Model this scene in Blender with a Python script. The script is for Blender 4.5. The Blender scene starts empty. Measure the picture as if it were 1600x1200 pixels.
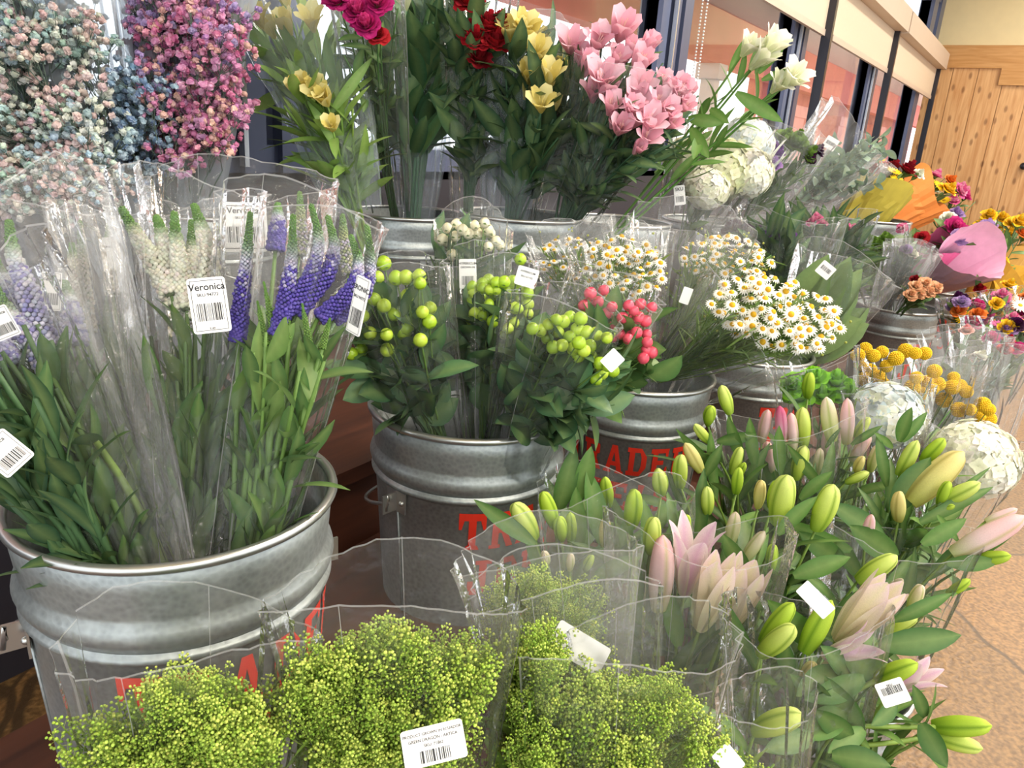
import bpy, math, random
from mathutils import Vector as V, Matrix as M
R_ = random.Random(7)
S = bpy.context.scene
COL = S.collection
PI = math.pi
# ---------------------------------------------------------------- camera solved from the photo's vanishing points
F = 1205.0; H = 1.45
AX = V((0.55561604, -0.22374301, 0.8007683)); AY = V((-0.82871832, -0.22687896, 0.51161692)); AZ = V((0.06720677, -0.94787394, -0.31147753))
CAM = V((0, 0, H))
def P(px, py, dep):
    c = V(((px-800)/F, (py-600)/F, 1.0))*dep
    return V((AX.dot(c), AY.dot(c), AZ.dot(c)+H))
cd = bpy.data.cameras.new('camera'); cam = bpy.data.objects.new('camera', cd); COL.objects.link(cam)
r = V((AX[0], AY[0], AZ[0])); u = -V((AX[1], AY[1], AZ[1])); b = -V((AX[2], AY[2], AZ[2]))
cam.matrix_world = M(((r.x, u.x, b.x, 0), (r.y, u.y, b.y, 0), (r.z, u.z, b.z, H), (0, 0, 0, 1)))
cd.sensor_width = 36; cd.lens = F/1600*36; cd.clip_start = .02; cd.clip_end = 200
S.camera = cam
FW = V((AX[2], AY[2], AZ[2]))            # view direction
# ---------------------------------------------------------------- colours
def hx(s, k=1.0):
    s = s.lstrip('#'); o = []
    for i in (0, 2, 4):
        c = int(s[i:i+2], 16)/255; o.append((c/12.92 if c <= .04045 else ((c+.055)/1.055)**2.4)*k)
    return tuple(o)
def mixc(a, b, t): return tuple(a[i]*(1-t)+b[i]*t for i in range(3))
def jit(c, a=.12):
    k = 1+R_.uniform(-a, a); return tuple(max(0, min(1, x*k*(1+R_.uniform(-a, a)*.4))) for x in c)
# ---------------------------------------------------------------- materials
def nmat(name):
    m = bpy.data.materials.new(name); m.use_nodes = True; nt = m.node_tree; nt.nodes.clear()
    o = nt.nodes.new('ShaderNodeOutputMaterial'); return m, nt, o
def N(nt, t, **kw):
    n = nt.nodes.new('ShaderNode'+t)
    for k, v in kw.items():
        if k in n.inputs: n.inputs[k].default_value = v
        else: setattr(n, k, v)
    return n
def principled(name, col, rough=.5, metal=0, spec=.5, bump=0, bscale=60, var=.0, vscale=8, dark=None, stretch=None):
    m, nt, o = nmat(name); p = N(nt, 'BsdfPrincipled')
    p.inputs['Roughness'].default_value = rough; p.inputs['Metallic'].default_value = metal
    p.inputs['Specular IOR Level'].default_value = spec
    tc = N(nt, 'TexCoord'); mp = N(nt, 'Mapping'); nt.links.new(tc.outputs['Object'], mp.inputs[0])
    if stretch: mp.inputs['Scale'].default_value = stretch
    nz = N(nt, 'TexNoise', Scale=vscale, Detail=6.0); nt.links.new(mp.outputs[0], nz.inputs['Vector'])
    cr = N(nt, 'ValToRGB'); cr.color_ramp.elements[0].position = .3; cr.color_ramp.elements[1].position = .72
    d = dark or tuple(c*(1-var) for c in col)
    cr.color_ramp.elements[0].color = (*d, 1); cr.color_ramp.elements[1].color = (*col, 1)
    nt.links.new(nz.outputs[0], cr.inputs[0]); nt.links.new(cr.outputs[0], p.inputs['Base Color'])
    if bump:
        n2 = N(nt, 'TexNoise', Scale=bscale, Detail=4.0); nt.links.new(mp.outputs[0], n2.inputs['Vector'])
        bp = N(nt, 'Bump', Strength=bump, Distance=.01); nt.links.new(n2.outputs[0], bp.inputs['Height']); nt.links.new(bp.outputs[0], p.inputs['Normal'])
    nt.links.new(p.outputs[0], o.inputs[0]); return m
def plant_mat(name, transl=.3, rough=.45, spec=.35):
    m, nt, o = nmat(name); at = N(nt, 'Attribute', attribute_name='Col')
    tc = N(nt, 'TexCoord'); nz = N(nt, 'TexNoise', Scale=90.0, Detail=3.0); nt.links.new(tc.outputs['Object'], nz.inputs['Vector'])
    mr = N(nt, 'MapRange'); mr.inputs[3].default_value = .82; mr.inputs[4].default_value = 1.15; nt.links.new(nz.outputs[0], mr.inputs[0])
    mx = N(nt, 'VectorMath', operation='SCALE'); nt.links.new(at.outputs['Color'], mx.inputs[0]); nt.links.new(mr.outputs[0], mx.inputs['Scale'])
    p = N(nt, 'BsdfPrincipled'); p.inputs['Roughness'].default_value = rough; p.inputs['Specular IOR Level'].default_value = spec
    nt.links.new(mx.outputs[0], p.inputs['Base Color'])
    t = N(nt, 'BsdfTranslucent'); nt.links.new(mx.outputs[0], t.inputs['Color'])
    ms = N(nt, 'MixShader'); ms.inputs[0].default_value = transl
    nt.links.new(p.outputs[0], ms.inputs[1]); nt.links.new(t.outputs[0], ms.inputs[2]); nt.links.new(ms.outputs[0], o.inputs[0]); return m
def film_mat(name, veil, gloss=1.0, tint=(1, 1, 1), rough=.1):
    m, nt, o = nmat(name)
    tr = N(nt, 'BsdfTransparent'); tr.inputs[0].default_value = (*tint, 1)
    gl = N(nt, 'BsdfGlossy'); gl.inputs['Roughness'].default_value = rough
    tc = N(nt, 'TexCoord'); nz = N(nt, 'TexNoise', Scale=24.0, Detail=4.0); nt.links.new(tc.outputs['Object'], nz.inputs['Vector'])
    bp = N(nt, 'Bump', Strength=.9, Distance=.02); nt.links.new(nz.outputs[0], bp.inputs['Height']); nt.links.new(bp.outputs[0], gl.inputs['Normal'])
    lw = N(nt, 'LayerWeight', Blend=.22); mt = N(nt, 'Math', operation='MULTIPLY'); nt.links.new(lw.outputs['Fresnel'], mt.inputs[0]); mt.inputs[1].default_value = gloss
    m1 = N(nt, 'MixShader'); nt.links.new(mt.outputs[0], m1.inputs[0]); nt.links.new(tr.outputs[0], m1.inputs[1]); nt.links.new(gl.outputs[0], m1.inputs[2])
    df = N(nt, 'BsdfDiffuse'); tl = N(nt, 'BsdfTranslucent'); df.inputs[0].default_value = tl.inputs[0].default_value = (*[.86*x**3 for x in tint], 1); m3 = N(nt, 'MixShader'); m3.inputs[0].default_value = .5
    nt.links.new(df.outputs[0], m3.inputs[1]); nt.links.new(tl.outputs[0], m3.inputs[2])
    m2 = N(nt, 'MixShader'); m2.inputs[0].default_value = veil
    nt.links.new(m1.outputs[0], m2.inputs[1]); nt.links.new(m3.outputs[0], m2.inputs[2]); nt.links.new(m2.outputs[0], o.inputs[0]); return m
PLANT = plant_mat('leaf_and_stem', .28); PETAL = plant_mat('petal', .35, .6, .2); BERRY = plant_mat('berry_skin', .08, .28, .5)
FILM = film_mat('clear_cellophane', .045, 1.0, rough=.09); FILMV = film_mat('hazy_cellophane', .11, 1.0, rough=.16); FILMB = film_mat('window_glare_cellophane', .15, .8, (.95, .975, 1), .18); FILMG = film_mat('heavy_glare_cellophane', .33, .8, (.95, .975, 1), .18); EDGE = film_mat('cellophane_edge', .3, 1.0, rough=.12)  # the two blue films carry window glare as milky haze in their colour
WHITE = principled('white_card', hx('f2f0ee'), .55, var=.03); INK = principled('black_print', (.02, .02, .022), .6)
def galv_mat():
    m, nt, o = nmat('galvanised_steel'); p = N(nt, 'BsdfPrincipled'); p.inputs['Metallic'].default_value = .72
    tc = N(nt, 'TexCoord'); v = N(nt, 'TexVoronoi', Scale=150.0); nt.links.new(tc.outputs['Object'], v.inputs['Vector'])
    nz = N(nt, 'TexNoise', Scale=9.0, Detail=5.0); nt.links.new(tc.outputs['Object'], nz.inputs['Vector'])
    ma = N(nt, 'Math', operation='MULTIPLY_ADD'); nt.links.new(v.outputs['Distance'], ma.inputs[0]); ma.inputs[1].default_value = .35; nt.links.new(nz.outputs[0], ma.inputs[2])
    cr = N(nt, 'ValToRGB'); cr.color_ramp.elements[0].position = .3; cr.color_ramp.elements[1].position = 1.0
    cr.color_ramp.elements[0].color = (*hx('7f8585'), 1); cr.color_ramp.elements[1].color = (*hx('b4baba'), 1)
    nt.links.new(ma.outputs[0], cr.inputs[0]); nt.links.new(cr.outputs[0], p.inputs['Base Color'])
    r = N(nt, 'MapRange'); r.inputs[3].default_value = .34; r.inputs[4].default_value = .55; nt.links.new(nz.outputs[0], r.inputs[0]); nt.links.new(r.outputs[0], p.inputs['Roughness'])
    bp = N(nt, 'Bump', Strength=.06, Distance=.004); nt.links.new(v.outputs['Distance'], bp.inputs['Height']); nt.links.new(bp.outputs[0], p.inputs['Normal'])
    nt.links.new(p.outputs[0], o.inputs[0]); return m
GALV = galv_mat(); WIRE = principled('steel_wire', hx('b9bab8'), .3, .9); RED = principled('red_stencil_paint', hx('d8301c'), .5, var=.1, vscale=30)
def wood_mat(name, c1, c2, dirv, knots=True, rough=.45, sc=1.0):
    m, nt, o = nmat(name); p = N(nt, 'BsdfPrincipled'); p.inputs['Roughness'].default_value = rough
    tc = N(nt, 'TexCoord'); mp = N(nt, 'Mapping'); mp.inputs['Scale'].default_value = dirv; nt.links.new(tc.outputs['Object'], mp.inputs[0])
    nz = N(nt, 'TexNoise', Scale=4.0*sc, Detail=8.0, Distortion=.6); nt.links.new(mp.outputs[0], nz.inputs['Vector'])
    cr = N(nt, 'ValToRGB'); cr.color_ramp.elements[0].position = .32; cr.color_ramp.elements[1].position = .68
    cr.color_ramp.elements[0].color = (*c2, 1); cr.color_ramp.elements[1].color = (*c1, 1); nt.links.new(nz.outputs[0], cr.inputs[0])
    out = cr.outputs[0]
    if knots:
        sx = N(nt, 'SeparateXYZ'); nt.links.new(tc.outputs['Object'], sx.inputs[0]); cx_ = N(nt, 'CombineXYZ')
        my = N(nt, 'Math', operation='MULTIPLY'); my.inputs[1].default_value = 2.2; nt.links.new(sx.outputs[1], my.inputs[0]); nt.links.new(my.outputs[0], cx_.inputs[0]); nt.links.new(sx.outputs[2], cx_.inputs[1])
        v = N(nt, 'TexVoronoi', Scale=2.4, voronoi_dimensions='2D'); nt.links.new(cx_.outputs[0], v.inputs['Vector'])
        c2r = N(nt, 'ValToRGB'); c2r.color_ramp.elements[0].position = .07; c2r.color_ramp.elements[1].position = .16
        c2r.color_ramp.elements[0].color = (.42, .34, .28, 1); c2r.color_ramp.elements[1].color = (1, 1, 1, 1); nt.links.new(v.outputs['Distance'], c2r.inputs[0])
        mm = N(nt, 'MixRGB', blend_type='MULTIPLY'); mm.inputs[0].default_value = .8; nt.links.new(out, mm.inputs[1]); nt.links.new(c2r.outputs[0], mm.inputs[2]); out = mm.outputs[0]
    nt.links.new(out, p.inputs['Base Color']); nt.links.new(p.outputs[0], o.inputs[0]); return m
PINE = wood_mat('knotty_pine', hx('e0b27c'), hx('c68f58'), (6, 6, .5)); PINEH = wood_mat('pine_rail', hx('d2a066'), hx('bd8748'), (6, .5, 6), False)
STAND = wood_mat('reddish_stained_wood', hx('5c3322'), hx('3a1c12'), (.6, 6, 6), False, .5)
def stone_mat():
    m, nt, o = nmat('flagstone'); p = N(nt, 'BsdfPrincipled'); p.inputs['Roughness'].default_value = .42
    tc = N(nt, 'TexCoord'); d = N(nt, 'TexNoise', Scale=1.2, Detail=3.0); nt.links.new(tc.outputs['Object'], d.inputs['Vector'])
    ad = N(nt, 'MixRGB', blend_type='ADD'); ad.inputs[0].default_value = .35; nt.links.new(tc.outputs['Object'], ad.inputs[1]); nt.links.new(d.outputs['Color'], ad.inputs[2])
    v = N(nt, 'TexVoronoi', Scale=.95, feature='DISTANCE_TO_EDGE'); nt.links.new(ad.outputs[0], v.inputs['Vector'])
    v2 = N(nt, 'TexVoronoi', Scale=.95); nt.links.new(ad.outputs[0], v2.inputs['Vector'])
    bw = N(nt, 'RGBToBW'); nt.links.new(v2.outputs['Color'], bw.inputs[0])
    base = N(nt, 'ValToRGB'); e = base.color_ramp.elements; e[0].color = (*hx('775d3c'), 1); e[1].color = (*hx('926f48'), 1); e[0].position = .2; e[1].position = .8
    nt.links.new(bw.outputs[0], base.inputs[0])
    g = N(nt, 'TexNoise', Scale=75.0, Detail=5.0); nt.links.new(tc.outputs['Object'], g.inputs['Vector'])
    gr = N(nt, 'ValToRGB'); e = gr.color_ramp.elements; e[0].position = .36; e[1].position = .68; e[0].color = (.55, .5, .45, 1); e[1].color = (1.25, 1.2, 1.1, 1); nt.links.new(g.outputs[0], gr.inputs[0])
    mm = N(nt, 'MixRGB', blend_type='MULTIPLY'); mm.inputs[0].default_value = 1; nt.links.new(base.outputs[0], mm.inputs[1]); nt.links.new(gr.outputs[0], mm.inputs[2])
    ed = N(nt, 'ValToRGB'); e = ed.color_ramp.elements; e[0].position = .004; e[1].position = .009; nt.links.new(v.outputs['Distance'], ed.inputs[0])
    fm = N(nt, 'MixRGB'); nt.links.new(ed.outputs[0], fm.inputs[0]); fm.inputs[1].default_value = (*hx('4d3a26'), 1); nt.links.new(mm.outputs[0], fm.inputs[2])
    nt.links.new(fm.outputs[0], p.inputs['Base Color'])
    bp = N(nt, 'Bump', Strength=.25, Distance=.01); nt.links.new(g.outputs[0], bp.inputs['Height']); nt.links.new(bp.outputs[0], p.inputs['Normal'])
    nt.links.new(p.outputs[0], o.inputs[0]); return m
STONE = stone_mat()
# ---------------------------------------------------------------- mesh builder
class MB:
    def __init__(s): s.v = []; s.f = []; s.c = []
    def add(s, vs, fs, col):
        o = len(s.v); s.v += [tuple(x) for x in vs]
        s.c += list(col) if isinstance(col, list) else [col]*len(vs)
        s.f += [tuple(i+o for i in f) for f in fs]
    def merge(s, d, mat=None, tint=None):
        mat = mat or M()
        s.add([mat @ V(x) for x in d.v], d.f, [tint(c) for c in d.c] if tint else list(d.c))
    def box(s, lo, hi, col=(.5, .5, .5)):
        x0, y0, z0 = lo; x1, y1, z1 = hi
        s.add([(x0, y0, z0), (x1, y0, z0), (x1, y1, z0), (x0, y1, z0), (x0, y0, z1), (x1, y0, z1), (x1, y1, z1), (x0, y1, z1)],
              [(0, 3, 2, 1), (4, 5, 6, 7), (0, 1, 5, 4), (1, 2, 6, 5), (2, 3, 7, 6), (3, 0, 4, 7)], col); return s
    def tube(s, pts, rad, n=6, col=(.5, .5, .5), cap=True):
        pts = [V(p) for p in pts]; vs = []; cs = []; k = len(pts)
        up = V((.31, .2, .93))
        for i, p in enumerate(pts):
            t = (pts[min(i+1, k-1)]-pts[max(i-1, 0)])
            if t.length < 1e-9: t = V((0, 0, 1))
            t.normalize(); a = t.cross(up)
            if a.length < .05: a = t.cross(V((1, 0, 0)))
            a.normalize(); b2 = t.cross(a); rr = rad[i] if isinstance(rad, (list, tuple)) else rad
            for j in range(n): th = 2*PI*j/n; vs.append(p+(a*math.cos(th)+b2*math.sin(th))*rr)
            cs += [(col[i] if isinstance(col, list) else col)]*n
        fs = [(i*n+j, i*n+(j+1) % n, (i+1)*n+(j+1) % n, (i+1)*n+j) for i in range(k-1) for j in range(n)]
        if cap: fs += [tuple(range(n-1, -1, -1)), tuple((k-1)*n+j for j in range(n))]
        s.add(vs, fs, cs)
    def lathe(s, prof, n=48, col=(.5, .5, .5), mat=None):
        mat = mat or M(); vs = []
        for (rr, z) in prof:
            for j in range(n): th = 2*PI*j/n; vs.append(mat @ V((rr*math.cos(th), rr*math.sin(th), z)))
        s.add(vs, [(i*n+j, i*n+(j+1) % n, (i+1)*n+(j+1) % n, (i+1)*n+j) for i in range(len(prof)-1) for j in range(n)], col)
    def mesh(s, name, mat, smooth=True):
        me = bpy.data.meshes.new(name); me.from_pydata(s.v, [], s.f); me.update()
        a = me.color_attributes.new('Col', 'FLOAT_COLOR', 'POINT')
        a.data.foreach_set('color', [x for c in s.c for x in (c[0], c[1], c[2], 1.0)])
        if smooth: me.polygons.foreach_set('use_smooth', [True]*len(me.polygons))
        me.materials.append(mat); return me
W = {}
def link(name, data, parent=None, mat=None, kind=None, label=None):
    o = bpy.data.objects.new(name, data); COL.objects.link(o); mw = mat or M()
    if parent is not None: o.parent = parent; o.matrix_basis = W[parent.name].inverted() @ mw
    else: o.matrix_basis = mw
    W[o.name] = mw
    if kind: o['kind'] = kind
    if label: o['label'] = label
    return o
def build(mb, name, mat, parent=None, smooth=True, kind=None, label=None):
    if not mb.v: return None
    c = V((0, 0, 0))
    for x in mb.v: c += V(x)
    c /= len(mb.v)
    for i, x in enumerate(mb.v): mb.v[i] = (x[0]-c.x, x[1]-c.y, x[2]-c.z)
    return link(name, mb.mesh(name, mat, smooth), parent, M.Translation(c), kind, label)
def tag(o, label, cat, group=None):
    o['label'] = label; o['category'] = cat
    if group: o['group'] = group
    return o
def thing(name, label, cat, loc, group=None):
    return tag(link(name, None, None, M.Translation(V(loc))), label, cat, group)
def align(p0, p1, roll=0, wide=1.0, L=None):
    """+Z of a unit prototype runs p0 -> p1"""
    d = V(p1)-V(p0); l = d.length if L is None else L
    q = d.to_track_quat('Z', 'Y').to_matrix().to_4x4()
    return M.Translation(V(p0)) @ q @ M.Rotation(roll, 4, 'Z') @ M.Diagonal((l*wide, l*wide, l, 1))
def rdir(s=1.0):
    while True:
        d = V((R_.uniform(-1, 1), R_.uniform(-1, 1), R_.uniform(-1, 1)))
        if .05 < d.length < 1: return d.normalized()*s
# ---------------------------------------------------------------- plant pieces
def leaf(mb, p, d, L, w, nrm=None, droop=.3, col=(.05, .15, .03), rib=None, n=6, fold=.25):
    d = V(d).normalized(); nrm = V(nrm) if nrm is not None else V((0, 0, 1))
    sd = d.cross(nrm)
    if sd.length < .05: sd = d.cross(V((.9, .3, .1)))
    sd.normalize(); up = sd.cross(d).normalized(); vs = []; cs = []
    rib = rib or mixc(col, (.35, .45, .15), .35); p = V(p)
    cur = p.copy(); dd = d.copy(); st = L/n
    for i in range(n+1):
        t = i/n; ww = w*.5*(math.sin(PI*min(1, t*.93+.07))**.75) if i < n else 0.0005
        vs += [cur-sd*ww+up*ww*fold, cur, cur+sd*ww+up*ww*fold]; cs += [col, rib, col]
        dd = (dd-up*droop/n).normalized(); cur = cur+dd*st
    mb.add(vs, [(i*3+j, i*3+j+1, i*3+j+4, i*3+j+3) for i in range(n) for j in (0, 1)], cs)
def bez(a, c, b2, n=8): return [V(a)*(1-t)**2+V(c)*2*t*(1-t)+V(b2)*t*t for t in [i/n for i in range(n+1)]]
ICO = None
def ico(sub=1):
    import bmesh
    bm = bmesh.new(); bmesh.ops.create_icosphere(bm, subdivisions=sub, radius=1)
    vs = [tuple(v.co) for v in bm.verts]; fs = [tuple(v.index for v in f.verts) for f in bm.faces]; bm.free(); return vs, fs
ICO1 = ico(1); ICO2 = ico(2); ICO3 = ico(3)
def ball(mb, c, r, col, src=ICO1, sq=1.0):
    c = V(c); mb.add([(c.x+x*r, c.y+y*r, c.z+z*r*sq) for x, y, z in src[0]], src[1], col)
def petals(mb, n, path, wid, c0, c1, mid=None, off=0, tw=0, segs=6, cup=.2, jitter=.0):
    """n petals round +Z; path(t)->(radius,height), wid(t)->half width"""
    for k in range(n):
        th = 2*PI*k/n+off+R_.uniform(-jitter, jitter); ca, sa = math.cos(th), math.sin(th); vs = []; cs = []
        jr = 1+R_.uniform(-jitter, jitter)
        for i in range(segs+1):
            t = i/segs; rr, z = path(t); rr *= jr; w = wid(t)
            for q in (-1, 0, 1):
                x = rr; y = q*w; zz = z+abs(q)*w*cup
                vs.append((x*ca-y*sa, x*sa+y*ca, zz)); cc = mixc(c0, c1, t)
                cs.append(mid if (mid and q == 0) else cc)
        mb.add(vs, [(i*3+j, i*3+j+1, i*3+j+4, i*3+j+3) for i in range(segs) for j in (0, 1)], cs)
def proto(name, fn, mat=PETAL, smooth=True):
    mb = MB(); fn(mb); return mb.mesh(name, mat, smooth)
# lily bud, unit length along +Z
def lily_bud_fn(base, body, tip, groove, fat=.17):
    def f(mb):
        k, n = 18, 12; vs = []; cs = []
        for i in range(n+1):
            t = i/n; rr = fat*(.32+.68*math.sin(PI*min(1, .12+.8*t))**.9)*(1 if t < .9 else (1-(t-.9)*7.5)) if t < 1 else .012
            for j in range(k):
                th = 2*PI*j/k; g = math.cos(3*th); r2 = rr*(1+.09*g)
                vs.append((r2*math.cos(th), r2*math.sin(th), t))
                c = mixc(base, body, min(1, t*2.5)); c = mixc(c, tip, max(0, t*1.6-.6))
                if g < -.8: c = mixc(c, groove, .75)
                cs.append(c)
        mb.add(vs, [(i*k+j, i*k+(j+1) % k, (i+1)*k+(j+1) % k, (i+1)*k+j) for i in range(n) for j in range(k)], cs)
    return f
LB = {
 'green': proto('lily_bud', lily_bud_fn(hx('7fa22c'), hx('a9c83c'), hx('c3da55'), hx('5f8a1c'))),
 'lime': proto('lily_bud', lily_bud_fn(hx('8fae3c'), hx('c2d65a'), hx('dde88a'), hx('6f9424'))),
 'pink': proto('lily_bud', lily_bud_fn(hx('bcc487'), hx('ecd3d2'), hx('ecc0c4'), hx('c2bb80'), .15)),
 'rose': proto('lily_bud', lily_bud_fn(hx('cfc9a0'), hx('e4b6c8'), hx('c9567f'), hx('b84a78'), .15)),
 'cream': proto('lily_bud', lily_bud_fn(hx('b5c46a'), hx('dde0a4'), hx('ead9c9'), hx('a8b85a'), .15)),
 'yellow': proto('lily_bud', lily_bud_fn(hx('b9bd5e'), hx('dcd88a'), hx('e5d596'), hx('a59a4c'), .16))}
def lily_open_fn(flare, c0, c1, mid, wd=.15):
    def f(mb):
        def path(t): return (.045+.1*math.sin(PI*min(1, t*.75))+flare*max(0, t-.25)**2.2*.75, t*(1-flare*.18)-flare*.55*max(0, t-.72)**1.4)
        petals(mb, 3, path, lambda t: wd*.8*math.sin(PI*min(1, .12+.87*t))**.85+.003, c0, c1, mid, 0, segs=10, cup=.35, jitter=.16)
        petals(mb, 3, lambda t: (path(t)[0]*.88, path(t)[1]*.97), lambda t: wd*math.sin(PI*min(1, .12+.87*t))**.85+.003, c0, c1, mid, PI/3, segs=10, cup=.4, jitter=.16)
    return f
LO = {'half': proto('lily_flower', lily_open_fn(.62, hx('d8d6b0'), hx('eeD8e2'), hx('dcb4cc'), .135)),
      'wide': proto('lily_flower', lily_open_fn(.95, hx('d9d6b4'), hx('f6e6ea'), hx('e4b4c8'))),
      'shut': proto('lily_flower', lily_open_fn(.2, hx('cdd093'), hx('eed0dd'), hx('e2d6b4'), .16))}
def stamens_fn(mb):
    for k in range(6):
        th = k*PI/3+.2; e = V((.12*math.cos(th), .12*math.sin(th), .8)); mb.tube([(0, 0, .1), e*.6, e], .008, 4, hx('c8d08a'))
        ball(mb, e, .03, hx('9a5a2a'), ICO1, 1.6)
    mb.tube([(0, 0, .1), (.01, 0, .9)], .01, 4, hx('cbd592')); ball(mb, (.01, 0, .9), .028, hx('a68aa0'))
STAM = proto('stamens', stamens_fn)
def berry_fn(body, top, cal):
    def f(mb):
        vs = []; cs = []
        for x, y, z in ICO3[0]:
            k = 1+.12*max(0, z)**6; vs.append((x*.5, y*.5, .52+z*.5*k)); cs.append(mixc(body, top, max(0, z)**8))
        mb.add(vs, ICO3[1], cs)
        for k in range(5):
            th = 2*PI*k/5; leaf(mb, (0, 0, .05), (math.cos(th), math.sin(th), .25), .75, .42, (0, 0, 1), -.5, cal, n=3)
    return f
BR = {'green': proto('berry', berry_fn(hx('a6c832'), hx('7d9a1e'), hx('5f8a3a')), BERRY), 'lime': proto('berry', berry_fn(hx('bcd646'), hx('93ae2a'), hx('6c9640')), BERRY),
      'white': proto('berry', berry_fn(hx('efe8c4'), hx('d8cc94'), hx('7d9a55')), BERRY), 'red': proto('berry', berry_fn(hx('e0556a'), hx('b02f48'), hx('6f8f4a')), BERRY)}
def daisy_fn(mb):
    n = 15
    petals(mb, n, lambda t: (.1+.4*t, .05+.05*math.sin(t*PI)-.09*t), lambda t: .075*math.sin(PI*min(1, .25+.7*t)), hx('f7f4ea'), hx('fbf9f2'), None, segs=3, cup=0, jitter=.06)
    mb.lathe([(.0, -.05), (.17, .0), (.2, .06), (.17, .15), (.09, .22), (.005, .245)], 10, hx('f7c83a'))
    mb.tube([(0, 0, -.3), (0, 0, 0)], .025, 4, hx('7c9646'))
DAISY = [proto('daisy_flower', daisy_fn) for _ in range(2)]
def alstro_fn(c0, c1, thr, flare=.45):
    def f(mb):
        p = lambda t: (.07+.1*t+flare*t**2.2*.75, t*.95-flare*.25*t**4)
        petals(mb, 3, p, lambda t: .02+.24*math.sin(PI*min(1, t*.82+.03))**1.1, thr, c1, None, 0, segs=7, cup=.25, jitter=.12)
        petals(mb, 3, lambda t: (p(t)[0]*.82, p(t)[1]*1.02), lambda t: .02+.16*math.sin(PI*min(1, t*.85+.03)), thr, c0, mixc(thr, c0, .4), PI/3, segs=7, cup=.3, jitter=.12)
        for k in range(4):
            e = V((R_.uniform(-.1, .1), R_.uniform(-.1, .1), .75)); mb.tube([(0, 0, .1), e], .012, 4, mixc(c0, (.6, .5, .2), .4))
    return f
AL = {'pink': [proto('alstroemeria_flower', alstro_fn(hx('eeb2c6'), hx('f5c9d7'), hx('e2a3ac'), f)) for f in (.3, .5, .15)],
      'yellow': [proto('alstroemeria_flower', alstro_fn(hx('ead882'), hx('f4e8a6'), hx('d0bf62'), f)) for f in (.3, .5, .2)],
      'white': [proto('alstroemeria_flower', alstro_fn(hx('f3f1e2'), hx('f7f5ec'), hx('cdd59a'), f)) for f in (.45, .6, .35)]}
def floret_ball(mb, n, R0, cols, fs=.3, squash=.8, src_r=1.0):
    for i in range(n):
        z = 1-2*(i+.5)/n; ph = i*2.39996; rr = math.sqrt(1-z*z); d = V((rr*math.cos(ph), rr*math.sin(ph), z))+rdir(.08)
        d.normalize()
        q = d.to_track_quat('Z', 'Y').to_matrix().to_4x4() @ M.Rotation(R_.uniform(0, 6), 4, 'Z')
        t = MB(); c = jit(R_.choice(cols), .1)
        petals(t, 4, lambda t_: (.05+.95*t_, .12*t_), lambda t_: .5*math.sin(PI*min(1, .15+.75*t_)), mixc(c, (.7, .75, .45), .3), c, None, segs=2, cup=.15, jitter=.1)
        mb.merge(t, M.Translation(V((d.x*R0, d.y*R0, d.z*R0*squash))*R_.uniform(.9, 1.04)) @ q @ M.Scale(fs*R0, 4))
HYD = {'cream': proto('hydrangea_head', lambda mb: floret_ball(mb, 330, .5, [hx('f4f1e4'), hx('f8f6ee'), hx('ecedd8')], .19)),
       'blue': proto('hydrangea_head', lambda mb: floret_ball(mb, 300, .5, [hx('e6ecef'), hx('d3deec'), hx('e9ecd6'), hx('f1f3ee')], .2)),
       'pale': proto('hydrangea_head', lambda mb: floret_ball(mb, 300, .5, [hx('e9e8c6'), hx('f0edd2'), hx('dfe4bc')], .2))}
def ruffle_fn(cols, layers=5, wide=1.0):
    def f(mb):
        for l in range(layers):
            a = l/(layers-1); n = 5+2*l; c = jit(R_.choice(cols), .1)
            petals(mb, n, lambda t, a=a: ((.06+.44*a)*(.3+.7*t)*wide, .1+(.62-.42*a)*t-.12*a*t*t), lambda t, a=a: (.1+.12*a)*math.sin(PI*min(1, .2+.6*t))*wide, mixc(c, (.1, .12, .02), .12), c, None, R_.uniform(0, 6), segs=4, cup=.35, jitter=.2)
        mb.lathe([(.0, -.15), (.1, -.05), (.16, .12), (.1, .2)], 8, hx('6f8f45'))
    return f
RUF = {k: proto('bloom', ruffle_fn([hx(x) for x in v])) for k, v in {
    'red': ('b0202c', '8f1522', 'c83040'), 'crimson': ('7a0f1e', '941826'), 'yellow': ('f0c626', 'f6d84a', 'e8b41a'), 'orange': ('e8843a', 'f09a4c', 'e0702a'), 'pink': ('e58ab0', 'd8669a', 'eda6c2'),
    'magenta': ('c42a7a', 'd84a92'), 'purple': ('6d3a8e', '8a55a8', '5a2c78'), 'lilac': ('b49ac8', 'a888c0'), 'peach': ('edbf98', 'e8a97e', 'f1cfae'), 'white': ('f2efe4', 'e9e8d6'), 'kale': ('7fa04a', '93b35c', '6a8a3a'), 'mum': ('8fcf2c', '7cc01e', 'a5dc48'), 'darkpurple': ('4a1848', '3a1038'), 'rose': ('e6a5a5', 'e9b9b0')}.items()}
def gerbera_fn(c, cen):
    def f(mb):
        for off, s in ((0, 1), (.15, .75)):
            petals(mb, 18, lambda t, s=s: ((.1+.4*t)*s, .08+.05*(1-s)+.05*t), lambda t, s=s: .06*s*math.sin(PI*min(1, .3+.6*t)), c, c, None, off, segs=3, cup=0, jitter=.08)
        ball(mb, (0, 0, .08), .13, cen, ICO2, .5); mb.tube([(0, 0, -.4), (0, 0, .05)], .03, 5, hx('7f9a4a'))
    return f
GER = {k: proto('daisy_bloom', gerbera_fn(hx(a), hx(b))) for k, a, b in (('yellow', 'f4cf1e', 'b98a1a'), ('pink', 'e070a8', 'd8c03a'), ('purple', '8a4aa0', 'd0b830'), ('red', 'c02028', '5a3010'), ('white', 'f6f3ea', 'e8b72a'))}
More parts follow.
